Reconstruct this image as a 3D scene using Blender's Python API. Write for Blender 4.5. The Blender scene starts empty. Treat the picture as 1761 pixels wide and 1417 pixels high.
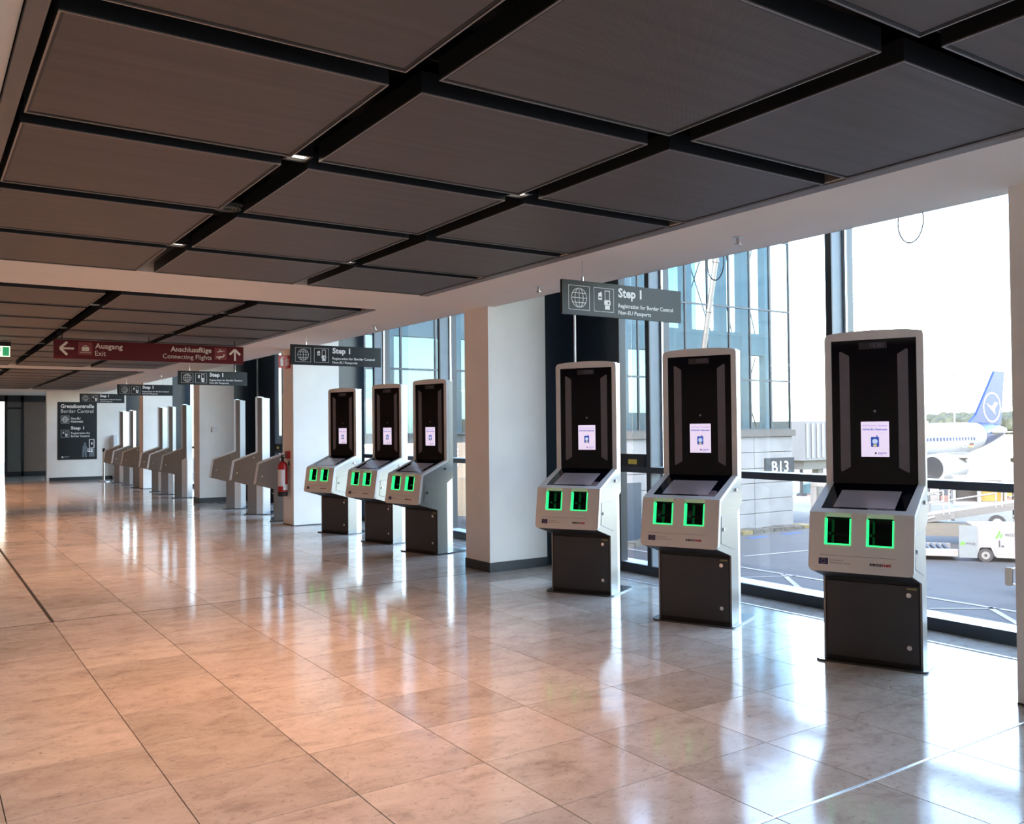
import bpy, bmesh, math, random
from mathutils import Matrix, Vector

random.seed(7)
S = bpy.context.scene
COL = S.collection
PI = math.pi

# ------------------------------------------------------------------ camera
cam_d = bpy.data.cameras.new('camera')
cam_d.sensor_fit = 'HORIZONTAL'
cam_d.sensor_width = 36.0
cam_d.lens = 31.20
cam_d.clip_start = 0.05
cam_d.clip_end = 3000
cam = bpy.data.objects.new('camera', cam_d)
COL.objects.link(cam)
_yaw, _pit, _rol = 0.592158, 0.017824, -0.009474
_F = Vector((math.sin(_yaw) * math.cos(_pit), math.cos(_yaw) * math.cos(_pit), math.sin(_pit)))
_R0 = Vector((math.cos(_yaw), -math.sin(_yaw), 0))
_U0 = _R0.cross(_F)
_R = math.cos(_rol) * _R0 + math.sin(_rol) * _U0
_U = -math.sin(_rol) * _R0 + math.cos(_rol) * _U0
cam.matrix_world = Matrix(((_R.x, _U.x, -_F.x, 0), (_R.y, _U.y, -_F.y, 0), (_R.z, _U.z, -_F.z, 1.5), (0, 0, 0, 1)))
S.camera = cam

# ------------------------------------------------------------------ view, world, sun, large lights
S.view_settings.view_transform = 'Standard'
S.view_settings.look = 'None'
S.view_settings.exposure = 0.72
S.view_settings.gamma = 1.0
S.view_settings.use_curve_mapping = False
S.cycles.use_denoising = True
S.cycles.max_bounces = 10
S.cycles.diffuse_bounces = 5
S.cycles.glossy_bounces = 5
S.cycles.transparent_max_bounces = 24
S.cycles.sample_clamp_indirect = 6.0
S.cycles.caustics_reflective = False
S.cycles.caustics_refractive = False

SUN_EL = math.radians(33)
W = bpy.data.worlds.new('sky')
S.world = W
W.use_nodes = True
nt = W.node_tree
nt.nodes.clear()
sky = nt.nodes.new('ShaderNodeTexSky')
sky.sky_type = 'NISHITA'
sky.sun_disc = False
sky.sun_elevation = SUN_EL
sky.sun_rotation = math.radians(245)
sky.altitude = 0
sky.air_density = 1.0
sky.dust_density = 1.0
sky.ozone_density = 1.0
bg = nt.nodes.new('ShaderNodeBackground')
bg.inputs['Strength'].default_value = 1.9
wo = nt.nodes.new('ShaderNodeOutputWorld')
haze = nt.nodes.new('ShaderNodeVectorMath')      # hazy morning: warmer than a clean blue sky
haze.operation = 'MULTIPLY'
haze.inputs[1].default_value = (1.08, 0.95, 0.88)
nt.links.new(sky.outputs[0], haze.inputs[0])
nt.links.new(haze.outputs[0], bg.inputs['Color'])
nt.links.new(bg.outputs[0], wo.inputs['Surface'])


def light(name, kind, loc, energy, color=(1, 1, 1), direction=None, **kw):
    d = bpy.data.lights.new(name, kind)
    d.energy = energy
    d.color = color
    for k, v in kw.items():
        setattr(d, k, v)
    o = bpy.data.objects.new(name, d)
    o.location = loc
    if direction is not None:
        o.rotation_euler = Vector(direction).to_track_quat('-Z', 'Y').to_euler()
    COL.objects.link(o)
    return o


# the sun stands behind the terminal (over -X), so the building shades the apron next to it
light('sun', 'SUN', (-40, -20, 40), 2.4, (1.0, 0.93, 0.82),
      direction=(math.cos(SUN_EL) * 0.9, math.cos(SUN_EL) * 0.436, -math.sin(SUN_EL)), angle=0.009)
# daylight portal over the long window wall
pw = light('window_portal', 'AREA', (6.55, 15.0, 1.7), 1.0, direction=(-1, 0, 0), shape='RECTANGLE', size=36.0, size_y=3.6)
pw.data.cycles.is_portal = True
# added unseen fill lights over the hall to the left of the gangway
for _y in (-3.0, 3.5, 10.0, 16.5, 23.0):
    light('hall_fill_light', 'AREA', (-1.9, _y, 2.70), 14, (1.0, 0.86, 0.76), direction=(0, 0, -1), shape='RECTANGLE', size=0.5, size_y=4.0)

WARM = (1.0, 0.44, 0.175)
SPOT_W = 165

# ------------------------------------------------------------------ materials
def material(name, color, rough=0.5, metal=0.0, var=0.06, scale=8.0, bump=0.0, bump_scale=60.0, spec=0.5, emit=None, emit_s=0.0, coat=0.0, stretch=None):
    m = bpy.data.materials.new(name)
    m.use_nodes = True
    n = m.node_tree.nodes
    L = m.node_tree.links
    b = n['Principled BSDF']
    b.inputs['Roughness'].default_value = rough
    b.inputs['Metallic'].default_value = metal
    b.inputs['Specular IOR Level'].default_value = spec
    b.inputs['Coat Weight'].default_value = coat
    tc = n.new('ShaderNodeTexCoord')
    mp = n.new('ShaderNodeMapping')
    if stretch:
        mp.inputs['Scale'].default_value = stretch
    L.new(tc.outputs['Object'], mp.inputs['Vector'])
    nz = n.new('ShaderNodeTexNoise')
    nz.inputs['Scale'].default_value = scale
    nz.inputs['Detail'].default_value = 4
    L.new(mp.outputs[0], nz.inputs['Vector'])
    rp = n.new('ShaderNodeValToRGB')
    lo = tuple(max(0, c * (1 - var)) for c in color)
    hi = tuple(min(1, c * (1 + var)) for c in color)
    rp.color_ramp.elements[0].position = 0.3
    rp.color_ramp.elements[1].position = 0.7
    rp.color_ramp.elements[0].color = (*lo, 1)
    rp.color_ramp.elements[1].color = (*hi, 1)
    L.new(nz.outputs['Fac'], rp.inputs['Fac'])
    L.new(rp.outputs[0], b.inputs['Base Color'])
    if bump:
        n2 = n.new('ShaderNodeTexNoise')
        n2.inputs['Scale'].default_value = bump_scale
        L.new(tc.outputs['Object'], n2.inputs['Vector'])
        bp = n.new('ShaderNodeBump')
        bp.inputs['Strength'].default_value = bump
        bp.inputs['Distance'].default_value = 0.01
        L.new(n2.outputs['Fac'], bp.inputs['Height'])
        L.new(bp.outputs[0], b.inputs['Normal'])
    if emit:
        b.inputs['Emission Color'].default_value = (*emit, 1)
        b.inputs['Emission Strength'].default_value = emit_s
    return m


def glass_material(name, tint, refl=1.0, rough=0.01):
    m = bpy.data.materials.new(name)
    m.use_nodes = True
    n = m.node_tree.nodes
    L = m.node_tree.links
    n.clear()
    out = n.new('ShaderNodeOutputMaterial')
    tr = n.new('ShaderNodeBsdfTransparent')
    nz = n.new('ShaderNodeTexNoise')
    nz.inputs['Scale'].default_value = 0.6
    mr = n.new('ShaderNodeMix')
    mr.data_type = 'RGBA'
    mr.inputs[6].default_value = (*[c * 0.97 for c in tint], 1)
    mr.inputs[7].default_value = (*tint, 1)
    L.new(nz.outputs['Fac'], mr.inputs[0])
    L.new(mr.outputs[2], tr.inputs['Color'])
    gl = n.new('ShaderNodeBsdfGlossy')
    gl.inputs['Roughness'].default_value = rough
    gl.inputs['Color'].default_value = (1, 1, 1, 1)
    fr = n.new('ShaderNodeLayerWeight')
    fr.inputs['Blend'].default_value = 0.5
    pw_ = n.new('ShaderNodeMath')
    pw_.operation = 'POWER'
    pw_.inputs[1].default_value = 5.0
    L.new(fr.outputs['Facing'], pw_.inputs[0])
    mu = n.new('ShaderNodeMath')
    mu.operation = 'MULTIPLY_ADD'
    mu.inputs[1].default_value = 0.7 * refl
    mu.inputs[2].default_value = 0.035 * refl
    L.new(pw_.outputs[0], mu.inputs[0])
    mx = n.new('ShaderNodeMixShader')
    L.new(mu.outputs[0], mx.inputs['Fac'])
    L.new(tr.outputs[0], mx.inputs[1])
    L.new(gl.outputs[0], mx.inputs[2])
    L.new(mx.outputs[0], out.inputs['Surface'])
    return m


def stone_material():
    m = bpy.data.materials.new('limestone')
    m.use_nodes = True
    n = m.node_tree.nodes
    L = m.node_tree.links
    b = n['Principled BSDF']
    geo = n.new('ShaderNodeNewGeometry')
    # tile cell -> tone and offset
    sub = n.new('ShaderNodeVectorMath'); sub.operation = 'SUBTRACT'
    sub.inputs[1].default_value = (0.294, 2.286, -5.0)
    L.new(geo.outputs['Position'], sub.inputs[0])
    dv = n.new('ShaderNodeVectorMath'); dv.operation = 'DIVIDE'
    dv.inputs[1].default_value = (0.61, 0.5588, 100.0)
    L.new(sub.outputs[0], dv.inputs[0])
    fl = n.new('ShaderNodeVectorMath'); fl.operation = 'FLOOR'
    L.new(dv.outputs[0], fl.inputs[0])
    wn = n.new('ShaderNodeTexWhiteNoise'); wn.noise_dimensions = '3D'
    L.new(fl.outputs[0], wn.inputs['Vector'])
    sc = n.new('ShaderNodeVectorMath'); sc.operation = 'SCALE'
    sc.inputs['Scale'].default_value = 7.0
    L.new(wn.outputs['Color'], sc.inputs[0])
    ad = n.new('ShaderNodeVectorMath'); ad.operation = 'ADD'
    L.new(geo.outputs['Position'], ad.inputs[0]); L.new(sc.outputs[0], ad.inputs[1])
    mp = n.new('ShaderNodeMapping'); mp.inputs['Scale'].default_value = (1.0, 1.45, 1.0)
    L.new(ad.outputs[0], mp.inputs['Vector'])
    cloud = n.new('ShaderNodeTexNoise'); cloud.inputs['Scale'].default_value = 4.0; cloud.inputs['Detail'].default_value = 9; cloud.inputs['Roughness'].default_value = 0.72; cloud.inputs['Distortion'].default_value = 0.6
    L.new(mp.outputs[0], cloud.inputs['Vector'])
    r1 = n.new('ShaderNodeValToRGB')
    e = r1.color_ramp.elements
    e[0].position = 0.28; e[0].color = (0.36, 0.315, 0.27, 1)
    e[1].position = 0.60; e[1].color = (0.60, 0.555, 0.495, 1)
    k = e.new(0.46); k.color = (0.53, 0.48, 0.42, 1)
    L.new(cloud.outputs['Fac'], r1.inputs['Fac'])
    fleck = n.new('ShaderNodeTexNoise'); fleck.inputs['Scale'].default_value = 26; fleck.inputs['Distortion'].default_value = 0.8; fleck.inputs['Detail'].default_value = 6; fleck.inputs['Roughness'].default_value = 0.75
    L.new(mp.outputs[0], fleck.inputs['Vector'])
    r2 = n.new('ShaderNodeValToRGB')
    r2.color_ramp.elements[0].position = 0.31; r2.color_ramp.elements[0].color = (0.50, 0.45, 0.40, 1)
    r2.color_ramp.elements[1].position = 0.45; r2.color_ramp.elements[1].color = (1, 1, 1, 1)
    L.new(fleck.outputs['Fac'], r2.inputs['Fac'])
    mul = n.new('ShaderNodeMix'); mul.data_type = 'RGBA'; mul.blend_type = 'MULTIPLY'; mul.inputs[0].default_value = 0.75
    L.new(r1.outputs[0], mul.inputs[6]); L.new(r2.outputs[0], mul.inputs[7])
    tone = n.new('ShaderNodeMapRange'); tone.inputs['To Min'].default_value = 0.84; tone.inputs['To Max'].default_value = 1.1
    L.new(wn.outputs['Value'], tone.inputs['Value'])
    t2 = n.new('ShaderNodeVectorMath'); t2.operation = 'SCALE'
    L.new(mul.outputs[2], t2.inputs[0]); L.new(tone.outputs[0], t2.inputs['Scale'])
    L.new(t2.outputs[0], b.inputs['Base Color'])
    rr = n.new('ShaderNodeMapRange'); rr.inputs['To Min'].default_value = 0.075; rr.inputs['To Max'].default_value = 0.15
    L.new(cloud.outputs['Fac'], rr.inputs['Value'])
    L.new(rr.outputs[0], b.inputs['Roughness'])
    b.inputs['Specular IOR Level'].default_value = 0.45
    wv = n.new('ShaderNodeTexNoise'); wv.inputs['Scale'].default_value = 2.5; wv.inputs['Detail'].default_value = 2
    L.new(geo.outputs['Position'], wv.inputs['Vector'])
    bp = n.new('ShaderNodeBump'); bp.inputs['Strength'].default_value = 0.06; bp.inputs['Distance'].default_value = 0.02
    L.new(wv.outputs['Fac'], bp.inputs['Height']); L.new(bp.outputs[0], b.inputs['Normal'])
    return m


def perforated_material():
    m = bpy.data.materials.new('perforated_metal')
    m.use_nodes = True
    n = m.node_tree.nodes
    L = m.node_tree.links
    b = n['Principled BSDF']
    b.inputs['Roughness'].default_value = 0.55
    b.inputs['Metallic'].default_value = 0.25
    geo = n.new('ShaderNodeNewGeometry')
    mp = n.new('ShaderNodeMapping'); mp.inputs['Rotation'].default_value = (0, 0, 0.785)
    L.new(geo.outputs['Position'], mp.inputs['Vector'])
    vo = n.new('ShaderNodeTexVoronoi'); vo.inputs['Scale'].default_value = 190; vo.inputs['Randomness'].default_value = 0.0
    L.new(mp.outputs[0], vo.inputs['Vector'])
    r = n.new('ShaderNodeValToRGB')
    r.color_ramp.elements[0].position = 0.30; r.color_ramp.elements[0].color = (0.040, 0.035, 0.033, 1)
    r.color_ramp.elements[1].position = 0.44; r.color_ramp.elements[1].color = (0.140, 0.124, 0.115, 1)
    L.new(vo.outputs['Distance'], r.inputs['Fac'])
    mp2 = n.new('ShaderNodeMapping'); mp2.inputs['Scale'].default_value = (0.35, 9.0, 1.0)
    L.new(geo.outputs['Position'], mp2.inputs['Vector'])
    nz = n.new('ShaderNodeTexNoise'); nz.inputs['Scale'].default_value = 2.2; nz.inputs['Detail'].default_value = 2
    L.new(mp2.outputs[0], nz.inputs['Vector'])
    mr = n.new('ShaderNodeMapRange'); mr.inputs['To Min'].default_value = 0.72; mr.inputs['To Max'].default_value = 1.28
    L.new(nz.outputs['Fac'], mr.inputs['Value'])
    sc = n.new('ShaderNodeVectorMath'); sc.operation = 'SCALE'
    L.new(r.outputs[0], sc.inputs[0]); L.new(mr.outputs[0], sc.inputs['Scale'])
    L.new(sc.outputs[0], b.inputs['Base Color'])
    return m


def asphalt_material():
    m = bpy.data.materials.new('apron_surface')
    m.use_nodes = True
    n = m.node_tree.nodes
    L = m.node_tree.links
    b = n['Principled BSDF']
    b.inputs['Roughness'].default_value = 0.85
    geo = n.new('ShaderNodeNewGeometry')
    sx = n.new('ShaderNodeSeparateXYZ')
    L.new(geo.outputs['Position'], sx.inputs[0])
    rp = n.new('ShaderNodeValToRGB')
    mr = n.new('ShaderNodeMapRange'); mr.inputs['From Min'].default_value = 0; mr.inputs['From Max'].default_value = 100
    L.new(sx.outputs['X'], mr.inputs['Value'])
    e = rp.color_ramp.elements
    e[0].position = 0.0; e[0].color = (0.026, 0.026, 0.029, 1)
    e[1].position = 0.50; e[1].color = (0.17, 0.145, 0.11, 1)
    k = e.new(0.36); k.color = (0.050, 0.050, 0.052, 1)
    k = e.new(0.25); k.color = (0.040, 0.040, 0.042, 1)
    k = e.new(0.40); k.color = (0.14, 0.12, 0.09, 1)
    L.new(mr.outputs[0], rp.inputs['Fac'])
    nz = n.new('ShaderNodeTexNoise'); nz.inputs['Scale'].default_value = 0.8; nz.inputs['Detail'].default_value = 8
    mp = n.new('ShaderNodeMapping'); mp.inputs['Scale'].default_value = (1.0, 0.35, 1.0)
    L.new(geo.outputs['Position'], mp.inputs['Vector']); L.new(mp.outputs[0], nz.inputs['Vector'])
    m2 = n.new('ShaderNodeMapRange'); m2.inputs['To Min'].default_value = 0.7; m2.inputs['To Max'].default_value = 1.3
    L.new(nz.outputs['Fac'], m2.inputs['Value'])
    sc = n.new('ShaderNodeVectorMath'); sc.operation = 'SCALE'
    L.new(rp.outputs[0], sc.inputs[0]); L.new(m2.outputs[0], sc.inputs['Scale'])
    L.new(sc.outputs[0], b.inputs['Base Color'])
    return m


M = {}
M['stone'] = stone_material()
M['grout'] = material('grout', (0.07, 0.055, 0.045), 0.9)
M['perf'] = perforated_material()
M['apron'] = asphalt_material()
M['plaster'] = material('white_plaster', (0.87, 0.865, 0.84), 0.75, var=0.03, scale=3, bump=0.05)
M['soffit'] = material('white_soffit', (0.80, 0.78, 0.74), 0.8, var=0.02, scale=2)
M['trim_brown'] = material('brown_grey_trim', (0.17, 0.15, 0.14), 0.5)
M['black'] = material('matt_black', (0.012, 0.012, 0.014), 0.6)
M['void'] = material('ceiling_void', (0.010, 0.010, 0.012), 0.7)
M['channel'] = material('ceiling_channel', (0.010, 0.011, 0.013), 0.5)
M['lip'] = material('panel_lip', (0.30, 0.27, 0.25), 0.4, metal=0.6)
M['anthracite'] = material('anthracite_frame', (0.030, 0.036, 0.045), 0.38, metal=0.3)
M['mullion'] = material('mullion_sky_lit', (0.10, 0.125, 0.155), 0.42, metal=0.35)  # frame anthracite made lighter and bluer, daylight put into the colour
M['alu'] = material('bright_aluminium', (0.72, 0.74, 0.76), 0.35, metal=0.8, var=0.04, scale=20)
M['lit_sill'] = material('sky_lit_sill', (0.68, 0.72, 0.76), 0.4, metal=0.2)  # pale colour stands in for skylight on the dark frame tops
M['cladding'] = material('dark_cladding', (0.020, 0.032, 0.048), 0.28, metal=0.2, var=0.1, scale=2)
M['base'] = material('dark_baseboard', (0.028, 0.033, 0.040), 0.5)
M['brown_wall'] = material('brown_wall', (0.20, 0.145, 0.115), 0.6, var=0.12, stretch=(6, 6, 0.6))
M['grey_panel'] = material('grey_green_panel', (0.10, 0.105, 0.095), 0.35)
M['glass'] = glass_material('window_glass', (0.93, 0.965, 0.97), 0.8)
M['door_glass'] = glass_material('tinted_door_glass', (0.36, 0.38, 0.38), 0.8)
M['shell'] = material('warm_grey_shell', (0.74, 0.735, 0.72), 0.42, var=0.02, bump=0.02, bump_scale=400)
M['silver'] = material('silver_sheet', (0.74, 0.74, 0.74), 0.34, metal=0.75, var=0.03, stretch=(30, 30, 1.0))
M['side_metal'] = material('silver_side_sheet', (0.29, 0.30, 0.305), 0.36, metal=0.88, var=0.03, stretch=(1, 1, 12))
M['anth_door'] = material('anthracite_door', (0.052, 0.052, 0.056), 0.45, metal=0.1, var=0.05)
M['plate'] = material('dark_steel_plate', (0.10, 0.105, 0.115), 0.25, metal=0.85)
M['kglass'] = material('black_glass', (0.0025, 0.0035, 0.009), 0.04, spec=0.3, var=0.05)
M['strip'] = material('frosted_strip', (0.15, 0.14, 0.165), 0.35)
M['chrome'] = material('chrome', (0.8, 0.8, 0.8), 0.15, metal=1.0)
M['screen_dim'] = material('dim_touch_screen', (0.21, 0.19, 0.215), 0.25, emit=(0.5, 0.45, 0.55), emit_s=0.05)
M['screen'] = material('lit_screen', (0.7, 0.65, 0.8), 0.3, emit=(0.88, 0.76, 1.0), emit_s=0.46)
M['green'] = material('green_light', (0.05, 0.8, 0.3), 0.4, emit=(0.02, 1.0, 0.22), emit_s=0.9)
M['ink_blue'] = material('print_blue', (0.02, 0.05, 0.3), 0.4, emit=(0.03, 0.10, 0.45), emit_s=0.45)
M['screen_white'] = material('screen_pale_blue', (0.6, 0.65, 0.8), 0.4, emit=(0.55, 0.68, 1.0), emit_s=0.45)
M['screen_gold'] = material('screen_gold', (0.6, 0.5, 0.2), 0.4, emit=(0.9, 0.7, 0.3), emit_s=0.4)
M['ink_lilac'] = material('print_lilac', (0.2, 0.2, 0.5), 0.4, emit=(0.28, 0.25, 0.62), emit_s=0.4)
M['navy'] = material('flag_navy', (0.012, 0.022, 0.12), 0.5)
M['gold'] = material('flag_gold', (0.75, 0.55, 0.08), 0.5)
M['ink_dark'] = material('print_charcoal', (0.03, 0.03, 0.04), 0.5)
M['ink_grey'] = material('print_grey', (0.30, 0.31, 0.36), 0.5)
M['ink_red'] = material('print_red', (0.45, 0.02, 0.03), 0.5)
M['brass'] = material('brass_label', (0.33, 0.27, 0.10), 0.4)
M['sign_dark'] = material('charcoal_sign', (0.020, 0.026, 0.030), 0.4, spec=0.25)
M['sign_grey'] = material('sign_grey_print', (0.13, 0.16, 0.19), 0.4)
M['box_white'] = material('white_enamel', (0.72, 0.73, 0.74), 0.4)
M['white'] = material('white_print', (0.80, 0.81, 0.82), 0.5, var=0.02)
M['cream_print'] = material('cream_print', (0.86, 0.78, 0.72), 0.5, var=0.02)
M['sign_red'] = material('wine_red_sign', (0.120, 0.006, 0.012), 0.4, spec=0.3)
M['sign_red_hi'] = material('wine_red_square', (0.26, 0.045, 0.050), 0.4)
M['fire_red'] = material('fire_red', (0.45, 0.015, 0.02), 0.3)
M['exit_green'] = material('exit_green', (0.02, 0.32, 0.12), 0.5, emit=(0.05, 0.5, 0.2), emit_s=0.35)
M['exit_white'] = material('exit_white', (0.8, 0.85, 0.7), 0.5, emit=(0.85, 0.95, 0.7), emit_s=0.75)
M['lamp'] = material('lamp_lens', (0.9, 0.85, 0.75), 0.4, emit=(1.0, 0.86, 0.70), emit_s=3.0)
M['steel'] = material('thin_steel', (0.55, 0.55, 0.55), 0.3, metal=0.9)
M['cable_white'] = material('white_conduit', (0.75, 0.76, 0.77), 0.4)
M['strut'] = material('galvanised_strut', (0.09, 0.088, 0.082), 0.5, metal=0.3)
M['concrete'] = material('pale_concrete', (0.125, 0.132, 0.135), 0.85, var=0.12, scale=1.2, bump=0.1, bump_scale=8)
M['concrete_dark'] = material('grey_ledge', (0.06, 0.06, 0.055), 0.85, var=0.1)
M['tower_glass'] = glass_material('tower_glass', (0.46, 0.55, 0.59), 0.4)
M['tower_steel'] = material('tower_steel', (0.018, 0.024, 0.03), 0.5)
M['tower_blue'] = material('pale_blue_panel', (0.50, 0.60, 0.66), 0.6)
M['tower_white'] = material('tower_white_panel', (0.75, 0.78, 0.78), 0.6)
M['jet_white'] = material('aircraft_white', (0.19, 0.198, 0.208), 0.35)
M['jet_blue'] = material('tail_blue', (0.004, 0.016, 0.070), 0.35)
M['jet_grey'] = material('wing_grey', (0.085, 0.085, 0.085), 0.4)
M['jet_dark'] = material('intake_dark', (0.012, 0.013, 0.016), 0.5)
M['veh_white'] = material('vehicle_white', (0.155, 0.156, 0.158), 0.4)
M['veh_grey'] = material('vehicle_grey', (0.075, 0.077, 0.08), 0.5)
M['veh_shaded'] = material('vehicle_white_in_shade', (0.105, 0.125, 0.140), 0.45)  # vehicle white with bluish shade put into the colour
M['rubber'] = material('tyre_rubber', (0.02, 0.02, 0.022), 0.8)
M['veh_teal'] = material('teal_tarp', (0.03, 0.07, 0.085), 0.7)
M['veh_yellow'] = material('yellow_paint', (0.22, 0.15, 0.03), 0.5)
M['veh_red'] = material('vehicle_red', (0.14, 0.012, 0.01), 0.5)
M['logo_green'] = material('logo_green', (0.05, 0.22, 0.015), 0.5)
M['bridge'] = material('gangway_grey', (0.13, 0.13, 0.13), 0.6)
M['bag1'] = material('luggage_slate', (0.035, 0.043, 0.055), 0.7)
M['bag2'] = material('luggage_pink', (0.16, 0.10, 0.09), 0.7)
M['bag3'] = material('luggage_ochre', (0.22, 0.14, 0.04), 0.7)
M['tree'] = material('tree_green', (0.035, 0.042, 0.028), 0.9, var=0.4, scale=0.3)
M['field'] = material('dry_field', (0.13, 0.12, 0.075), 0.9, var=0.15, scale=0.02)
M['gate_grey'] = material('gate_sign_grey', (0.022, 0.026, 0.030), 0.6, spec=0.2)
M['line'] = material('white_marking', (0.20, 0.20, 0.20), 0.8, var=0.1)
M['blue_mark'] = material('blue_marking', (0.02, 0.05, 0.13), 0.8, var=0.1)
M['kerb'] = material('kerb_stone', (0.05, 0.05, 0.042), 0.9, var=0.5, scale=4)
M['kerb_yellow'] = material('faded_yellow_kerb', (0.10, 0.085, 0.035), 0.9, var=0.4, scale=4)
M['stain'] = material('floor_stain', (0.16, 0.12, 0.09), 0.5, var=0.4)
M['wood'] = material('warm_wood', (0.16, 0.075, 0.04), 0.4, var=0.2, stretch=(4, 4, 0.4))


# ------------------------------------------------------------------ mesh helpers
class MB:
    def __init__(self):
        self.v, self.f, self.m = [], [], []

    def add(self, vs, fs, mi=0, T=None):
        o = len(self.v)
        for p in vs:
            p = Vector(p)
            self.v.append(tuple(T @ p) if T is not None else tuple(p))
        for f in fs:
            self.f.append(tuple(i + o for i in f))
            self.m.append(mi)
        return self

    def box(self, a, b, mi=0, T=None):
        x0, y0, z0 = a
        x1, y1, z1 = b
        vs = [(x0, y0, z0), (x1, y0, z0), (x1, y1, z0), (x0, y1, z0), (x0, y0, z1), (x1, y0, z1), (x1, y1, z1), (x0, y1, z1)]
        fs = [(0, 3, 2, 1), (4, 5, 6, 7), (0, 1, 5, 4), (1, 2, 6, 5), (2, 3, 7, 6), (3, 0, 4, 7)]
        return self.add(vs, fs, mi, T)

    def prism(self, pts, w0, w1, mi=0, T=None, side=None):
        """polygon in local xy (counter-clockwise), extruded along z from w0 to w1"""
        n = len(pts)
        vs = [(p[0], p[1], w0) for p in pts] + [(p[0], p[1], w1) for p in pts]
        self.add(vs, [tuple(range(n - 1, -1, -1)), tuple(range(n, 2 * n))], mi, T)
        o = len(self.v) - 2 * n
        for i in range(n):
            j = (i + 1) % n
            self.f.append((o + i, o + j, o + n + j, o + n + i))
            self.m.append(mi if side is None else side)
        return self

    def plate(self, outer, holes, w0, w1, mi=0, T=None):
        """polygon with holes, extruded"""
        bm = bmesh.new()
        loops = [outer] + list(holes)
        edges = []
        idx = []
        for lp in loops:
            vv = [bm.verts.new((p[0], p[1], 0)) for p in lp]
            idx.append(vv)
            for i in range(len(vv)):
                edges.append(bm.edges.new((vv[i], vv[(i + 1) % len(vv)])))
        bmesh.ops.triangle_fill(bm, use_beauty=True, use_dissolve=False, edges=edges, normal=(0, 0, 1))
        bm.verts.index_update()
        vs = [v.co.copy() for v in bm.verts]
        tris = []
        for f in bm.faces:
            t = [v.index for v in f.verts]
            a, b_, c = (vs[i] for i in t)
            if (b_ - a).cross(c - a).z < 0:
                t.reverse()
            tris.append(t)
        n = len(vs)
        allv = [(p.x, p.y, w0) for p in vs] + [(p.x, p.y, w1) for p in vs]
        fs = [tuple(reversed(t)) for t in tris] + [tuple(i + n for i in t) for t in tris]
        for vv in idx:
            ii = [v.index for v in vv]
            for i in range(len(ii)):
                a, b_ = ii[i], ii[(i + 1) % len(ii)]
                fs.append((a, b_, b_ + n, a + n))
        bm.free()
        return self.add(allv, fs, mi, T)

    def tube(self, p0, p1, r, n=8, mi=0, r1=None, T=None):
        p0, p1 = Vector(p0), Vector(p1)
        d = (p1 - p0).normalized()
        a = d.orthogonal().normalized()
        b = d.cross(a)
        r1 = r if r1 is None else r1
        vs = [p0 + (a * math.cos(t) + b * math.sin(t)) * r for t in (2 * PI * i / n for i in range(n))]
        vs += [p1 + (a * math.cos(t) + b * math.sin(t)) * r1 for t in (2 * PI * i / n for i in range(n))]
        fs = [(i, (i + 1) % n, n + (i + 1) % n, n + i) for i in range(n)]
        fs += [tuple(range(n - 1, -1, -1)), tuple(range(n, 2 * n))]
        return self.add(vs, fs, mi, T)

    def loft(self, rings, mi=0, cap=True, T=None):
        n = len(rings[0])
        vs = [p for r in rings for p in r]
        fs = []
        for k in range(len(rings) - 1):
            for i in range(n):
                j = (i + 1) % n
                fs.append((k * n + i, k * n + j, (k + 1) * n + j, (k + 1) * n + i))
        if cap:
            fs.append(tuple(range(n - 1, -1, -1)))
            fs.append(tuple((len(rings) - 1) * n + i for i in range(n)))
        return self.add(vs, fs, mi, T)

    def mesh(self, name, mats):
        me = bpy.data.meshes.new(name)
        me.from_pydata(self.v, [], self.f)
        for m in mats if isinstance(mats, (list, tuple)) else [mats]:
            me.materials.append(m)
        me.polygons.foreach_set('material_index', self.m)
        bm = bmesh.new()
        bm.from_mesh(me)
        bmesh.ops.recalc_face_normals(bm, faces=bm.faces)
        bm.to_mesh(me)
        bm.free()
        me.update()
        return me

    def build(self, name, mats, parent=None, loc=None, T=None, smooth=False):
        me = self.mesh(name, mats)
        if smooth:
            me.polygons.foreach_set('use_smooth', [True] * len(me.polygons))
            me.set_sharp_from_angle(angle=math.radians(38))
        return put(name, me, parent, loc, T)


def put(name, data, parent=None, loc=None, T=None):
    o = bpy.data.objects.new(name, data)
    COL.objects.link(o)
    if parent is not None:
        o.parent = parent
    if T is not None:
        o.matrix_local = T
    elif loc is not None:
        o.location = loc
    return o


def thing(name, label, cat, loc=(0, 0, 0), rz=0.0, group=None, kind=None):
    o = bpy.data.objects.new(name, None)
    o.empty_display_size = 0.1
    COL.objects.link(o)
    o.location = loc
    o.rotation_euler = (0, 0, rz)
    return tag(o, label, cat, group, kind)


def tag(o, label=None, cat=None, group=None, kind=None):
    if label: o['label'] = label
    if cat: o['category'] = cat
    if group: o['group'] = group
    if kind: o['kind'] = kind
    return o


def dup(root, loc, rz, label):
    r = root.copy()
    COL.objects.link(r)
    r.location = loc
    r.rotation_euler = (0, 0, rz)
    r['label'] = label
    for ch in KIDS[root.name]:
        c = ch.copy(); COL.objects.link(c); c.parent = r
        for g in KIDS.get(ch.name, ()):
            d = g.copy(); COL.objects.link(d); d.parent = c
    return r


KIDS = {}


def index_kids():
    KIDS.clear()
    for o in S.objects:
        if o.parent:
            KIDS.setdefault(o.parent.name, []).append(o)


TXT = {}


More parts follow.
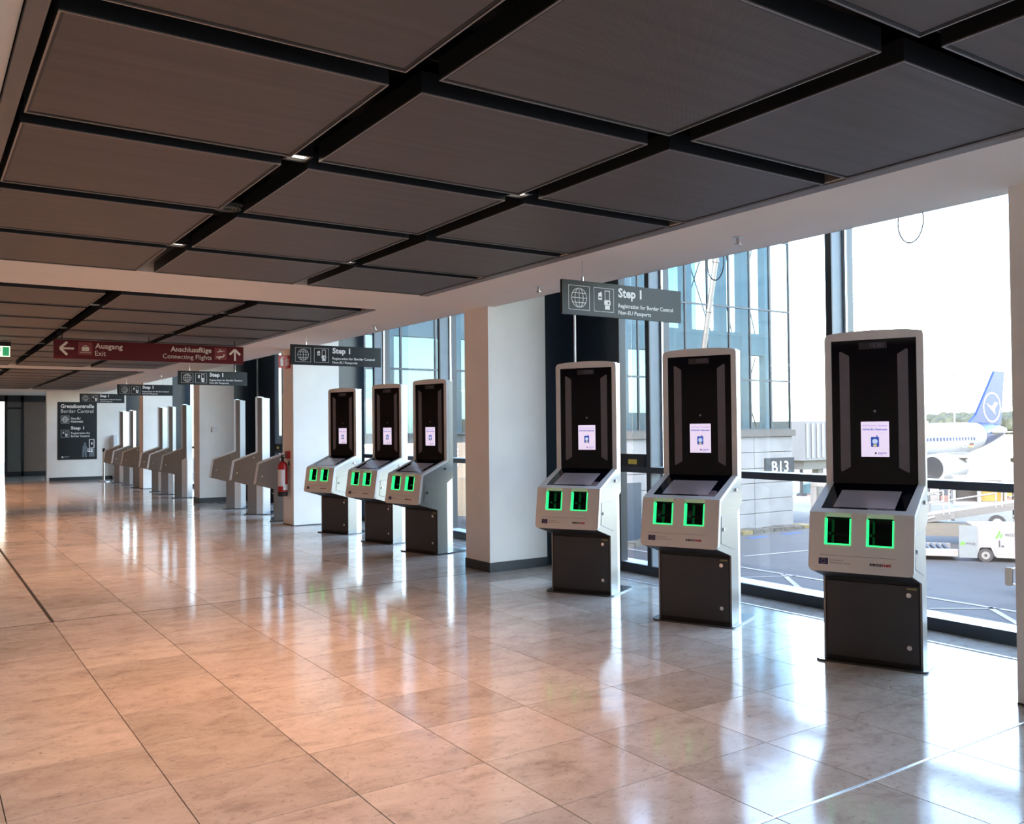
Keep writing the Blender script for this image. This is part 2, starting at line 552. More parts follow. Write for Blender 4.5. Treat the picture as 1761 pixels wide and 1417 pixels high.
def text_mesh(s, mat, w=None, h=None, bold=0.0):
    """lettering as a mesh, its lower left corner at the origin of xy; h is the height of the box around the letters"""
    key = (s, mat.name, w, h, bold)
    if key in TXT:
        return TXT[key]
    cu = bpy.data.curves.new('lettering', 'FONT')
    cu.body = s
    cu.size = 1.0
    cu.resolution_u = 2
    cu.offset = bold
    cu.extrude = 0.0
    o = bpy.data.objects.new('lettering_source', cu)
    COL.objects.link(o)
    bpy.context.view_layer.update()
    dg = bpy.context.evaluated_depsgraph_get()
    me = bpy.data.meshes.new_from_object(o.evaluated_get(dg))
    bpy.data.objects.remove(o)
    xs = [v.co.x for v in me.vertices]; ys = [v.co.y for v in me.vertices]
    x0, x1, y0, y1 = min(xs), max(xs), min(ys), max(ys)
    sy = h / (y1 - y0) if h else None
    sx = w / (x1 - x0) if w else sy
    if sy is None: sy = sx
    for v in me.vertices:
        v.co.x = (v.co.x - x0) * sx
        v.co.y = (v.co.y - y0) * sy
        v.co.z = 0.0
    me.materials.clear()
    me.materials.append(mat)
    me.name = 'lettering'
    TXT[key] = me
    return me


def frame(origin, ux, uy):
    """matrix of a plane: local x along ux, local y along uy, z out"""
    ux = Vector(ux).normalized(); uy = Vector(uy).normalized(); uz = ux.cross(uy)
    o = Vector(origin)
    return Matrix(((ux.x, uy.x, uz.x, o.x), (ux.y, uy.y, uz.y, o.y), (ux.z, uy.z, uz.z, o.z), (0, 0, 0, 1)))


def circle(cx, cy, r, n=20, ry=None):
    ry = r if ry is None else ry
    return [(cx + r * math.cos(2 * PI * i / n), cy + ry * math.sin(2 * PI * i / n)) for i in range(n)]


def rect(x0, y0, x1, y1):
    return [(x0, y0), (x1, y0), (x1, y1), (x0, y1)]


def rrect(x0, y0, x1, y1, r, n=4, corners=(1, 1, 1, 1)):
    pts = []
    for k, (cx, cy, a0) in enumerate(((x0 + r, y0 + r, PI), (x1 - r, y0 + r, 1.5 * PI), (x1 - r, y1 - r, 0), (x0 + r, y1 - r, 0.5 * PI))):
        if corners[k]:
            for i in range(n + 1):
                a = a0 + 0.5 * PI * i / n
                pts.append((cx + r * math.cos(a), cy + r * math.sin(a)))
        else:
            pts.append(((x0, y0), (x1, y0), (x1, y1), (x0, y1))[k])
    return pts


def seg(mb, p, q, w, w0, w1, mi=0):
    """flat bar between two points of a plane"""
    p, q = Vector((*p, 0)), Vector((*q, 0))
    d = (q - p).normalized()
    n = Vector((-d.y, d.x, 0)) * w / 2
    mb.prism([(p - n)[:2], (q - n)[:2], (q + n)[:2], (p + n)[:2]], w0, w1, mi)


def arc_line(mb, pts, w, w0, w1, mi=0):
    for a, b in zip(pts[:-1], pts[1:]):
        seg(mb, a, b, w, w0, w1, mi)


# ------------------------------------------------------------------ floor
XS, XP, YS, YP = 0.294, 0.61, 2.286, 0.5588
floor = MB().box((-4.0, -6.0, -0.30), (6.36, 36.5, -0.012)).build('floor', M['grout'])
tag(floor, 'polished beige limestone floor of the gangway', None, None, 'structure')
tile_me = MB().box((0.0025, 0.0018, -0.012), (XP - 0.0025, YP - 0.0018, 0.0)).mesh('tile', M['stone'])
cells = []
for i in range(-7, 10):
    for j in range(-15, 62):
        x, y = XS + i * XP, YS + j * YP
        if x < -4.0 or y < -6 or x > 5.78 or y + YP > 36.4:
            continue
        cells.append((x, y))


def in_view(x, y):
    d = Vector((x + XP / 2, y + YP / 2, -1.5))
    w = d.dot(_F)
    if w < 1.2:
        return False
    return abs(d.dot(_R) / w) < 0.64 and d.dot(_U) / w > -0.53


seen = sorted((c for c in cells if in_view(*c)), key=lambda c: c[0] ** 2 + c[1] ** 2)
near = set(seen[:298])
tf = MB()
for c in cells:
    xe = min(c[0] + XP, 5.80)
    if c in near and xe == c[0] + XP:
        put('tile', tile_me, floor, (c[0], c[1], 0))
    else:
        tf.box((c[0] + 0.0015, c[1] + 0.0015, -0.012), (xe - 0.0015, c[1] + YP - 0.0015, 0.0))
for j in range(-15, 62):
    y = YS + j * YP
    if -6 <= y and y + YP < 36.4:
        tf.box((5.825, y + 0.0015, -0.012), (6.13, y + YP - 0.0015, 0.0))
tag(tf.build('tile_field', M['stone'], floor), kind='stuff')
tag(MB().box((5.802, -6, -0.012), (5.823, 36, 0.003)).build('joint_strip', M['alu'], floor), 'bright metal strip along the window')
tag(MB().box((-4, 2.280, -0.012), (5.80, 2.292, 0.0025)).build('joint_strip', M['alu'], floor), 'bright metal joint across the floor')
tag(MB().box((-4, 7.868, -0.012), (5.80, 7.878, 0.001)).build('joint_strip', M['black'], floor), 'dark joint across the floor')
tag(MB().box((0.893, 7.88, -0.012), (0.918, 30.6, 0.0015)).build('joint_strip', M['black'], floor), 'dark joint along the gangway')

for (x, y, r) in ((4.644, 2.993, 0.045), (3.481, 3.55, 0.03)):
    MB().plate(circle(x, y, r, 18), [circle(x, y, r - 0.005, 18)], -0.001, 0.0006).build('ring_stain', M['stain'], floor)

# ------------------------------------------------------------------ ceiling
ZC = 2.77
ceil = MB()
ceil.box((3.965, -6, ZC), (5.03, 36.5, 3.02))                         # soffit along the window
ceil.box((-4.2, -6, ZC), (0.262, 36.5, 3.02))                         # soffit on the hall side
for a, b in ((7.46, 8.60), (18.98, 20.05), (29.35, 36.5)):
    ceil.box((0.262, a, ZC), (3.965, b, 3.02))
ceiling = tag(ceil.build('ceiling', M['soffit']), 'white plaster ceiling soffits and cross beams', None, None, 'structure')
MB().box((-4.2, -6, 3.02), (5.03, 36.5, 3.10)).build('ceiling_void', M['void'], ceiling)
MB().box((5.03, -6, 3.6), (6.9, 36.5, 3.7)).build('blind_pocket', M['soffit'], ceiling)
MB().box((5.02, -6, 2.77), (5.03, 36.5, 3.6)).build('pocket_upstand', M['soffit'], ceiling)
MB().box((0.268, -6, 2.752), (0.325, 7.455, 2.79)).box((0.268, 8.605, 2.752), (0.325, 18.975, 2.79)).box((0.268, 20.055, 2.752), (0.325, 29.345, 2.79)).build('edge_trim', M['trim_brown'], ceiling)
for a, b in ((-6, 7.455), (8.605, 18.975), (20.055, 29.345)):
    MB().box((3.972, a, 2.760), (4.055, b, 2.80)).build('edge_trim', M['trim_brown'], ceiling)
    MB().box((3.961, a, 2.772), (3.965, b, 3.015)).build('recess_liner', M['trim_brown'], ceiling)
roof = MB().box((-22, -30, 3.75), (6.6, 60, 9.0)).build('roof', M['concrete'])
tag(roof, 'upper floors of the terminal above the gangway', None, None, 'structure')

PX0, PX1, PDY = 0, 0, 0
PCOLS = ((0.352, 1.438), (1.572, 2.712), (2.842, 3.958))
bays = [(-3.0, 7.41, 9), (8.63, 18.95, 9), (20.08, 29.32, 8)]
rows = []
for (a, b, n) in bays:
    pitch = (b - a) / n if a > 0 else 1.155
    for k in range(n):
        y1 = b - k * pitch
        rows.append((y1 - pitch + 0.135, y1))
for (x0, x1) in PCOLS:
    for (y0, y1) in rows:
        w, d = x1 - x0, y1 - y0
        p = MB()
        e = 0.018
        p.box((e, e, 0.006), (w - e, d - e, 0.012), 0)
        # folded rim round the perforated sheet
        for za, zb, mi in ((0.0, 0.005, 1), (0.005, 0.085, 2)):
            p.box((0, 0, za), (w, 0.007, zb), mi).box((0, d - 0.007, za), (w, d, zb), mi)
            p.box((0, 0.007, za), (0.007, d - 0.007, zb), mi).box((w - 0.007, 0.007, za), (w, d - 0.007, zb), mi)
        p.box((0.007, 0.007, 0.004), (w - 0.007, e, 0.03), 2).box((0.007, d - e, 0.004), (w - 0.007, d - 0.007, 0.03), 2)
        p.box((0.007, e, 0.004), (e, d - e, 0.03), 2).box((w - e, e, 0.004), (w - 0.007, d - e, 0.03), 2)
        p.build('ceiling_panel', [M['perf'], M['lip'], M['channel']], ceiling, (x0, y0, ZC - 0.012))
# dark fins that stand in the cross channels
for (y0, y1) in rows:
    for (x0, x1) in PCOLS:
        MB().box((x0, y1 + 0.062, 2.86), (x1, y1 + 0.072, 3.01)).build('channel_fin', M['channel'], ceiling)

# downlights in the two long channels
ORD = ('first', 'second', 'third', 'fourth', 'fifth', 'sixth', 'seventh', 'eighth', 'ninth', 'tenth', 'eleventh', 'twelfth')
def ceiling_light(x, y, label, warm):
    t = thing('ceiling_light', label, 'light', (x, y, 2.80), 0, 'downlights in the ceiling channels')
    MB().plate(rect(-0.058, -0.058, 0.058, 0.058), [rect(-0.045, -0.04, 0.045, 0.04)], -0.01, 0.05).build('housing', M['channel'], t)
    MB().box((-0.045, -0.04, 0.004), (0.045, 0.04, 0.02)).build('lens', M['lamp'], t)
    MB().box((-0.02, -0.02, 0.05), (0.02, 0.02, 0.22)).build('stem', M['channel'], t)
    if warm:
        light('warm_beam', 'SPOT', (x, y, 2.77), SPOT_W * warm, WARM, direction=(0, 0, -1), spot_size=math.radians(104), spot_blend=1.0, shadow_soft_size=0.06)

k = [0, 0]
for y in (4.04, 6.39, 9.84, 12.2, 14.5, 16.7, 21.3, 23.6, 25.9, 28.2):
    for c, x in enumerate((1.505, 2.777)):
        k[c] += 1
        where = 'left' if c == 0 else 'right'
        warm = {0: 1.0, 1: 0.35}[c]
        ceiling_light(x, y, f'small recessed ceiling light, {ORD[k[c] - 1]} from the camera in the {where} ceiling channel', warm)
light('warm_beam', 'SPOT', (1.505, -0.9, 2.77), SPOT_W, WARM, direction=(0, 0, -1), spot_size=math.radians(104), spot_blend=1.0, shadow_soft_size=0.06)  # added warm beam behind the camera, no fixture belongs to it

t = thing('ceiling_speaker', 'round black loudspeaker in the left ceiling channel', 'speaker', (1.505, 5.18, 2.79))
MB().loft([[(r * math.cos(a * PI / 8), r * math.sin(a * PI / 8), z) for a in range(16)] for r, z in ((0.05, 0.13), (0.05, 0.06), (0.085, 0.03), (0.085, 0.02))]).build('speaker_body', M['channel'], t)
for r in (0.075, 0.055, 0.035):
    MB().plate(circle(0, 0, r, 16), [circle(0, 0, r - 0.008, 16)], -0.004, 0.02).build('grille_ring', M['grey_panel'], t)
MB().tube((0, 0, 0.13), (0, 0, 0.23), 0.01, 6).build('stem', M['channel'], t)
t = tag(MB().tube((0, 0, 0.012), (0, 0, 0.025), 0.02, 12).tube((0, 0, -0.005), (0, 0, 0.012), 0.010, 8, r1=0.014).tube((0, 0, 0.03), (0, 0, 0.22), 0.008, 6).build('smoke_alarm', M['fire_red'], None, (1.50, 3.35, 2.83)), 'small red alarm lamp hidden in the left ceiling channel', 'alarm')
for i, (x, y) in enumerate(((4.60, 4.09), (4.66, 6.48), (4.68, 9.96), (4.60, 15.4), (4.6, 21.0))):
    t = thing('sprinkler', ('steel ceiling sprinkler before the big window, nearest the camera', 'steel ceiling sprinkler left of the nearest hanging sign', 'steel ceiling sprinkler above the second row of kiosks', 'steel ceiling sprinkler above the third row of kiosks', 'steel ceiling sprinkler above the fourth row of kiosks')[i], 'sprinkler', (x, y, ZC), 0, 'ceiling sprinklers')
    MB().tube((0, 0, -0.006), (0, 0, 0), 0.038, 14).build('rosette', M['alu'], t)
    MB().tube((0, 0, -0.045), (0, 0, -0.006), 0.012, 8).tube((0, 0, -0.052), (0, 0, -0.045), 0.022, 10).build('nozzle', M['steel'], t)

# ------------------------------------------------------------------ walls, columns
w = MB().box((-4.2, -6, 0), (-4.0, 36.5, ZC)).build('wall_left', M['wood'])
tag(w, 'warm wooden wall of the hall', None, None, 'structure')
w = MB().box((-4.2, -6.2, 0), (6.36, -6.0, ZC)).build('wall_back', M['plaster'])
tag(w, 'white wall behind the camera', None, None, 'structure')
cols = [(4.88, 5.70, 1.97, 2.45, False), (4.955, 5.69, 7.80, 8.28, True), (4.90, 5.66, 13.40, 13.87, False), (4.91, 5.62, 18.95, 19.43, True), (4.92, 5.65, 24.5, 24.98, False)]
clabel = ('white plastered pillar at the right edge beside the large window', 'white plastered pillar with dark base between the first and second kiosk rows',
          'white plastered pillar carrying the fire extinguisher', 'white plastered pillar with the small wall switch', 'white plastered pillar between the two farthest kiosk rows')
for i, (x0, x1, y0, y1, bb) in enumerate(cols):
    c = MB().box((x0, y0, 0), (x1, y1, 2.77)).box((5.04, y0, 2.77), (x1, y1, 3.6)).build('pillar', M['plaster'])
    tag(c, clabel[i], None, None, 'structure')
    if i:
        MB().box((x1, y0 + 0.06, 0), (6.13, y0 + 0.12, 3.6)).build('cladding_infill', M['cladding'], c)
    if bb:
        MB().box((x0 - 0.008, y0 - 0.008, 0), (x1 + 0.004, y1 + 0.008, 0.10)).build('skirting', M['base'], c)
    else:
        MB().box((x0 - 0.002, y0 - 0.002, 0.0), (x1, y1 + 0.002, 0.012)).build('foot_strip', M['concrete_dark'], c)  # thin dark grey strip round the pillar foot
# far end wall with its poster
w = MB().box((3.35, 30.55, 0), (5.62, 30.80, ZC)).box((5.04, 30.55, ZC), (5.62, 30.80, 3.6)).build('wall_far', M['plaster'])
tag(w, 'white end wall with the border control poster', None, None, 'structure')
MB().box((5.62, 30.56, 0), (6.30, 30.62, 3.6)).build('cladding_infill', M['cladding'], w)
b = MB().box((3.42, 30.535, 0), (5.62, 30.55, 0.10)).build('baseboard_far', M['base'])
tag(b, 'dark skirting along the white end wall', None, None, 'structure')
# dark glazed partition beyond it
pt = thing('wall_partition', 'dark framed glazed partition at the far end', None, (0, 34.6, 0), kind='structure')
pt['category'] = 'wall'
del pt['category']
MB().box((2.52, 0, 0.0), (2.60, 0.10, ZC)).box((3.02, 0, 0), (3.10, 0.1, ZC)).box((3.83, 0, 0), (3.90, 0.1, ZC)).box((2.28, 0, 0), (2.36, 0.1, ZC)).build('frame_post', M['black'], pt)
MB().box((2.28, 0, 2.55), (3.90, 0.1, 2.77)).box((2.60, 0, 0), (3.90, 0.1, 0.16)).box((2.6, 0, 2.30), (3.02, 0.1, 2.36)).build('frame_rail', M['black'], pt)
MB().box((2.60, 0.04, 0.16), (3.02, 0.06, 2.55)).build('dark_pane', M['grey_panel'], pt)
MB().box((3.10, 0.04, 0.16), (3.83, 0.06, 2.55)).build('brown_panel', M['brown_wall'], pt)
d = MB().box((1.2, 34.62, 0.0), (1.28, 34.68, 2.5)).box((2.20, 34.62, 0), (2.28, 34.68, 2.5)).box((1.28, 34.62, 2.4), (2.2, 34.68, 2.55)).box((1.28, 34.62, 0.98), (2.2, 34.66, 1.03)).build('door_1', M['black'])
tag(d, 'glazed door at the far left end of the gangway', None, None, 'structure')
MB().box((1.28, 34.64, 0.02), (2.2, 34.65, 0.98)).box((1.28, 34.64, 1.03), (2.2, 34.65, 2.4)).build('pane', M['door_glass'], d)
w = MB().box((3.90, 34.6, 0), (6.36, 34.8, ZC)).box((-4.2, 34.6, 0), (1.2, 34.8, ZC)).build('wall_end', M['brown_wall'])
tag(w, 'brown end wall beside the partition', None, None, 'structure')

# ------------------------------------------------------------------ window wall
XG = 6.30
MUL = [-4.10 + 2.15 * k for k in range(19)]
OPAQUE = {6.65: 1, 17.40: 1}
wn = 0
for a, b in zip(MUL[:-1], MUL[1:]):
    wn += 1
    op = any(abs(a - q) < 0.05 for q in OPAQUE)
    wv = thing(f'window_{wn}', 'floor to ceiling window bay of the gangway' if not op else 'window bay closed with dark blue cladding', None, (0, 0, 0), kind='structure')
    # mullion at the start of the bay: thin inner flange, deep web, outer cap
    MB().box((6.13, a - 0.02, 0), (6.145, a + 0.04, 3.6)).build('mullion_flange', M['anthracite'], wv)
    MB().box((6.145, a - 0.012, 0), (XG - 0.01, a + 0.032, 3.6)).build('mullion_web', M['mullion'], wv)  # web coloured as if its side were lit by the sky
    MB().box((XG + 0.012, a - 0.03, 0), (XG + 0.10, a + 0.05, 3.6)).build('mullion_cap', M['anthracite'], wv)
    MB().box((XG - 0.01, a - 0.035, 0), (XG + 0.012, a + 0.055, 3.6)).build('mullion_seal', M['alu'], wv)
    MB().box((6.13, a + 0.04, 0.0), (6.16, b - 0.02, 0.095)).build('base_rail', M['anthracite'], wv)
    MB().box((6.16, a + 0.04, 0.0), (XG + 0.10, b - 0.02, 0.085)).build('lit_sill', M['lit_sill'], wv)  # base frame top, skylight sheen put into its colour
    if op:
        s0 = a + 0.50
        MB().box((6.14, s0, 0.095), (6.22, b - 0.62, 3.6)).build('cladding_panel', M['cladding'], wv)
        MB().box((6.17, b - 0.60, 0.095), (6.25, b - 0.02, 3.6)).build('cladding_panel', M['cladding'], wv)
        MB().box((6.13, s0 - 0.06, 0.095), (6.22, s0, 3.6)).build('door_post', M['anthracite'], wv)
        MB().box((6.13, a + 0.04, 1.03), (6.19, s0 - 0.06, 1.09)).build('transom', M['anthracite'], wv)
        lk = MB().box((6.12, a + 0.06, 1.09), (6.15, s0 - 0.06, 1.22)).build('lock_box', M['black'], wv)
        MB().box((6.117, a + 0.17, 1.115), (6.12, a + 0.30, 1.165)).build('warning_sticker', M['gold'], lk)
        for z0, z1 in ((0.095, 1.03), (1.22, 3.6)):
            MB().box((XG, a + 0.04, z0), (XG + 0.01, s0 - 0.06, z1)).build('pane', M['glass'], wv)
    else:
        MB().box((6.13, a + 0.04, 1.03), (XG + 0.02, b - 0.02, 1.088)).build('transom', M['anthracite'], wv)
        MB().box((6.135, a + 0.04, 1.088), (XG - 0.005, b - 0.02, 1.092)).build('transom_sheen', M['lit_sill'], wv)  # pale strip paints the sky reflection on top of the transom
        for z0, z1 in ((0.085, 1.03), (1.088, 3.6)):
            MB().box((XG, a + 0.055, z0), (XG + 0.01, b - 0.035, z1)).build('pane', M['glass'], wv)
# cable loops hanging under the blind pocket
for y, lab in ((3.72, 'thin cable loop dangling over the large window'), (5.62, 'thin cable loop dangling behind the nearest hanging sign')):
    c = MB()
    pts = [(0.10 * math.sin(t), -0.16 * math.cos(t) ** 1) for t in [-1.9 + 3.8 * i / 12 for i in range(13)]]
    for p, q in zip(pts[:-1], pts[1:]):
        c.tube((0, p[0], p[1]), (0, q[0], q[1]), 0.005, 6)
    c.tube((0, pts[0][0], pts[0][1]), (0, pts[0][0], 0.62), 0.005, 6)
    tag(c.build('cable_loop', M['ink_dark'], None, (6.02, y, 2.98)), lab, 'cable')
# white conduits dropping to the floor behind the kiosks
for x, y, lab in ((5.42, 6.93, 'white cable conduit behind the kiosk beside the dark panel'), (5.62, 15.3, 'white cable conduit behind the middle kiosk of the third row'), (5.55, 20.75, 'white cable conduit behind the fourth row next to the far pillar')):
    c = MB().tube((0, 0, 0.02), (0, 0, 2.765 if x < 5.03 else 3.59), 0.011, 8)
    pts = [(0, 0.0, 0.06), (0.02, -0.03, 0.02), (0.05, -0.09, 0.012), (0.09, -0.12, 0.03), (0.10, -0.14, 0.06)]
    for p, q in zip(pts[:-1], pts[1:]):
        c.tube(p, q, 0.010, 6, 1)
    tag(c.build('cable_conduit', [M['cable_white'], M['ink_dark']], None, (x, y, 0)), lab, 'conduit')

# ------------------------------------------------------------------ kiosk
KW = 0.2915
def make_kiosk(label):
    t = thing('self_service_kiosk', label, 'kiosk', (0, 0, 0))
    # base plate
    bp = rrect(-0.335, -0.065, 0.325, 0.47, 0.05, 5)
    MB().prism(bp, 0.0, 0.012).build('base_plate', M['plate'], t)
    # pedestal with door
    ped = MB().box((-KW + 0.012, 0.004, 0.012), (KW - 0.012, 0.155, 0.535))
    ped.add([(-KW + .012, 0.003, 0.53), (KW - .012, 0.003, 0.53), (KW - .012, -0.312, 0.612), (-KW + .012, -0.312, 0.612),
             (-KW + .012, 0.003, 0.545), (KW - .012, 0.003, 0.545), (KW - .012, -0.312, 0.627), (-KW + .012, -0.312, 0.627)],
            [(0, 1, 2, 3), (7, 6, 5, 4), (0, 4, 5, 1), (1, 5, 6, 2), (2, 6, 7, 3), (3, 7, 4, 0)])
    ped = ped.build('pedestal', M['black'], t)
    MB().box((-0.270, -0.004, 0.035), (0.270, 0.004, 0.508)).build('pedestal_door', M['anth_door'], ped)
    for z in (0.455, 0.135):
        MB().tube((0.218, -0.016, z), (0.218, -0.004, z), 0.015, 12).tube((0.218, -0.019, z), (0.218, -0.016, z), 0.008, 8).build('door_lock', M['chrome'], ped)
    MB().box((0.205, -0.0055, 0.487), (0.262, -0.004, 0.498)).build('label_strip', M['brass'], ped)
    # side sheets: one profile each
    prof = [(0, .012), (.159, .012), (.159, .845), (.262, .905), (.262, 2.070), (.168, 2.090), (.172, 1.118), (-.245, .958), (-.300, .612), (0, .53)]
    for sg in (1, -1):
        sp = MB()
        T = Matrix(((0, 0, 1, 0), (1, 0, 0, 0), (0, 1, 0, 0), (0, 0, 0, 1)))
        lo, hi = (KW - 0.012, KW) if sg > 0 else (-KW, -KW + 0.012)
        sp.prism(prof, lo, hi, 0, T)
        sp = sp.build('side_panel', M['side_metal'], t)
        if sg > 0:
            hp = [(-.222, .648), (.060, .572), (.060, .838), (-.205, .838)]
            hq = [(-.226, .644), (.064, .566), (.064, .842), (-.209, .842)]
            MB().prism(hq, KW, KW + 0.0012, 0, T).build('hatch_gap', M['ink_grey'], sp)
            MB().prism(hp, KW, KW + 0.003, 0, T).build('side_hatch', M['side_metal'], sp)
            for bb, zz in ((-.178, .745), (.118, 1.015)):
                MB().tube((KW + 0.001, bb, zz), (KW + 0.012, bb, zz), 0.014, 12).build('side_lock', M['chrome'], sp)
    # rear cover: straight above, tapered below
    rc = MB().box((-KW + 0.012, 0.175, 0.90), (KW - 0.012, 0.259, 2.072))
    hw = KW - 0.003
    rc.loft([[(-hw, .150, z), (hw, .150, z), (hw, .160, z), (0.272, .268, z1), (-0.272, .268, z1), (-hw, .160, z)] for z, z1 in ((.012, .012), (.845, .905))])
    rc.box((-KW, 0.172, 2.070), (KW, 0.262, 2.082))
    rc = rc.build('rear_cover', M['silver'], t)
    MB().box((-0.225, 0.268, 0.06), (0.225, 0.272, 0.84)).build('rear_door', M['silver'], rc)
    # console front, leaning back a little
    z0, z1, b0, b1 = 0.612, 0.965, -0.318, -0.262
    A = frame((0, b0, z0), (1, 0, 0), (0, b1 - b0, z1 - z0))
    fh = math.hypot(b1 - b0, z1 - z0)
    cw = 0.300
    r = 0.032
    pts = [(-cw, fh - 0.02)] + [(-cw + r - r * math.cos(a), r - r * math.sin(a)) for a in [PI / 2 * i / 5 for i in range(6)]]
    pts += [(cw - r + r * math.sin(a), r - r * math.cos(a)) for a in [PI / 2 * i / 5 for i in range(6)]] + [(cw, fh - 0.02), (cw - 0.015, fh)]
    rd = [(-0.205, -0.055), (0.037, 0.187)]
    y_lo = fh - 0.193
    for (u0, u1) in reversed(rd):
        pts += [(u1, fh), (u1, y_lo), (u0, y_lo), (u0, fh)]
    pts += [(-cw + 0.015, fh)]
    sh = MB().plate(pts, [], -0.035, 0.0)
    sh = sh.build('console_shell', M['shell'], t, T=A)
    # mouldings: pale line, flag, lettering
    MB().box((-0.235, 0.098, 0.0), (0.20, 0.1005, 0.0008)).build('shell_line', M['ink_grey'], sh)
    fl = MB().box((-0.238, 0.042, 0.0), (-0.183, 0.080, 0.0012), 0)
    for i in range(12):
        a = 2 * PI * i / 12
        fl.prism(circle(-0.2105 + 0.0125 * math.cos(a), 0.061 + 0.0125 * math.sin(a), 0.0018, 5), 0.0012, 0.0016, 1)
    fl.build('flag_print', [M['navy'], M['gold']], sh)
    for s, y in (('Co-funded by', 0.063), ('the European Union', 0.047)):
        put('lettering', text_mesh(s, M['ink_grey'], 0.083 if y > 0.05 else 0.122, 0.013, 0.01), sh, (-0.175, y, 0.001))
    put('lettering', text_mesh('secu', M['ink_dark'], 0.066, 0.016, 0.035), sh, (0.056, 0.050, 0.001))
    put('lettering', text_mesh('net', M['ink_red'], 0.052, 0.019, 0.035), sh, (0.125, 0.050, 0.001))
    for (u0, u1) in rd:
        fr = MB().box((u0, y_lo, -0.10), (u1, fh + 0.002, -0.095)).box((u0, y_lo, -0.095), (u0 + .003, fh, -0.036)).box((u1 - .003, y_lo, -0.095), (u1, fh, -0.036))
        fr.box((u0, y_lo, -0.095), (u1, y_lo + 0.003, -0.036)).box((u0, fh - 0.012, -0.095), (u1, fh - 0.008, -0.02))
        fr.box((u0 + 0.003, y_lo + 0.06, -0.095), (u1 - 0.003, y_lo + 0.075, -0.055))
        fr = fr.build('fingerprint_reader', M['kglass'], t, T=A)
        lf = MB().box((u0 - 0.001, y_lo - 0.001, -0.034), (u0 + 0.0065, fh - 0.035, 0.003)).box((u1 - 0.0065, y_lo - 0.001, -0.034), (u1 + 0.001, fh - 0.035, 0.003))
        lf.box((u0 + 0.0065, y_lo - 0.001, -0.034), (u1 - 0.0065, y_lo + 0.007, 0.003)).box((u0 + 0.02, fh - 0.010, -0.06), (u1 - 0.02, fh - 0.007, -0.03))
        lf.build('light_frame', M['green'], fr)
    # sloping deck with glass and touch screen
    B = frame((0, -0.262, 0.965), (1, 0, 0), (0, 0.164 + 0.262, 1.127 - 0.965))
    dl = math.hypot(0.426, 0.162)
    dk = MB().plate([(-cw, 0), (cw, 0), (cw - 0.004, dl), (0.255, dl), (0.245, 0.055), (-0.245, 0.055), (-0.255, dl), (-cw + 0.004, dl)], [], -0.03, 0.0)
    dk.build('deck_frame', M['shell'], t, T=B)
    dg = MB().prism([(-0.247, 0.05), (0.247, 0.05), (0.257, dl), (-0.257, dl)], -0.02, -0.004).build('deck_glass', M['kglass'], t, T=B)
    MB().prism(rect(-0.178, 0.085, 0.178, 0.335), -0.004, -0.002).build('touch_screen', M['screen_dim'], dg)
    # upright front: rim, glass, light strips, display, camera
    Cm = frame((0, 0.160, 0), (1, 0, 0), (0, -0.002, 1.0))
    rim = [(0.258, 1.112), (cw, 1.112)]
    rr = 0.035
    for a in [PI / 2 * i / 5 for i in range(6)]:
        rim.append((cw - rr + rr * math.cos(a), 2.092 - rr + rr * math.sin(a)))
    for i in range(1, 8):
        u = (cw - rr) * (1 - 2 * i / 8)
        rim.append((u, 2.092 + 0.014 * (1 - (u / cw) ** 2)))
    for a in [PI / 2 * i / 5 for i in range(6)]:
        rim.append((-cw + rr - rr * math.sin(a), 2.092 - rr + rr * math.cos(a)))
    rim += [(-cw, 1.112), (-0.258, 1.112), (-0.258, 2.046), (0.258, 2.046)]
    MB().plate(rim, [], -0.022, 0.010).build('front_rim', M['shell'], t, T=Cm)
    fg = MB().prism(rect(-0.262, 1.105, 0.262, 2.05), -0.018, 0.002).build('front_glass', M['kglass'], t, T=Cm)
    for sg in (-1, 1):
        q = [(sg * 0.208, 1.200), (sg * 0.208, 1.972), (sg * 0.200, 1.978), (sg * 0.146, 1.945), (sg * 0.146, 1.225), (sg * 0.200, 1.194)]
        if sg > 0: q.reverse()
        MB().prism(q, 0.002, 0.0028).build('light_strip', M['strip'], fg)
    ds = MB().prism(rect(-0.080, 1.292, 0.090, 1.518), 0.002, 0.0028).build('display', M['screen'], t, T=Cm)
    put('lettering', text_mesh('Self Service System', M['ink_lilac'], 0.148, 0.016, 0.0), ds, (-0.069, 1.483, 0.0034))
    put('lettering', text_mesh('NON-EU Nationals', M['ink_blue'], 0.148, 0.013, 0.03), ds, (-0.069, 1.461, 0.0034))
    ic = MB().prism(rrect(-0.020, 1.356, 0.029, 1.420, 0.004, 2), 0.0030, 0.0034, 0)
    ic.prism(circle(0.0045, 1.391, 0.0165, 18), 0.0034, 0.0038, 1).prism(rect(-0.006, 1.359, 0.015, 1.371), 0.0034, 0.0038, 2)
    ic.prism(rect(0.012, 1.420, 0.022, 1.430), 0.0030, 0.0034, 3)
    ic.build('passport_icon', [M['ink_blue'], M['screen_white'], M['screen_gold'], M['ink_lilac']], ds)
    lg = MB().prism(circle(0.008, 1.316, 0.006, 10), 0.0030, 0.0034, 0).prism(rect(0.022, 1.314, 0.074, 1.319), 0.0030, 0.0034, 1).prism(rect(0.022, 1.305, 0.052, 1.308), 0.0030, 0.0034, 1)
    lg.build('authority_mark', [M['ink_dark'], M['ink_lilac']], ds)
    cb = MB().plate(rrect(-0.018, 1.996, 0.068, 2.020, 0.010), [rrect(-0.014, 1.9995, 0.064, 2.0165, 0.008)], 0.002, 0.003, 0)
    cb.prism(circle(0.008, 2.008, 0.006, 12), 0.002, 0.003, 0).prism(rect(0.026, 2.005, 0.052, 2.011), 0.002, 0.003, 0)
    cb.build('camera_bar', M['strip'], fg)
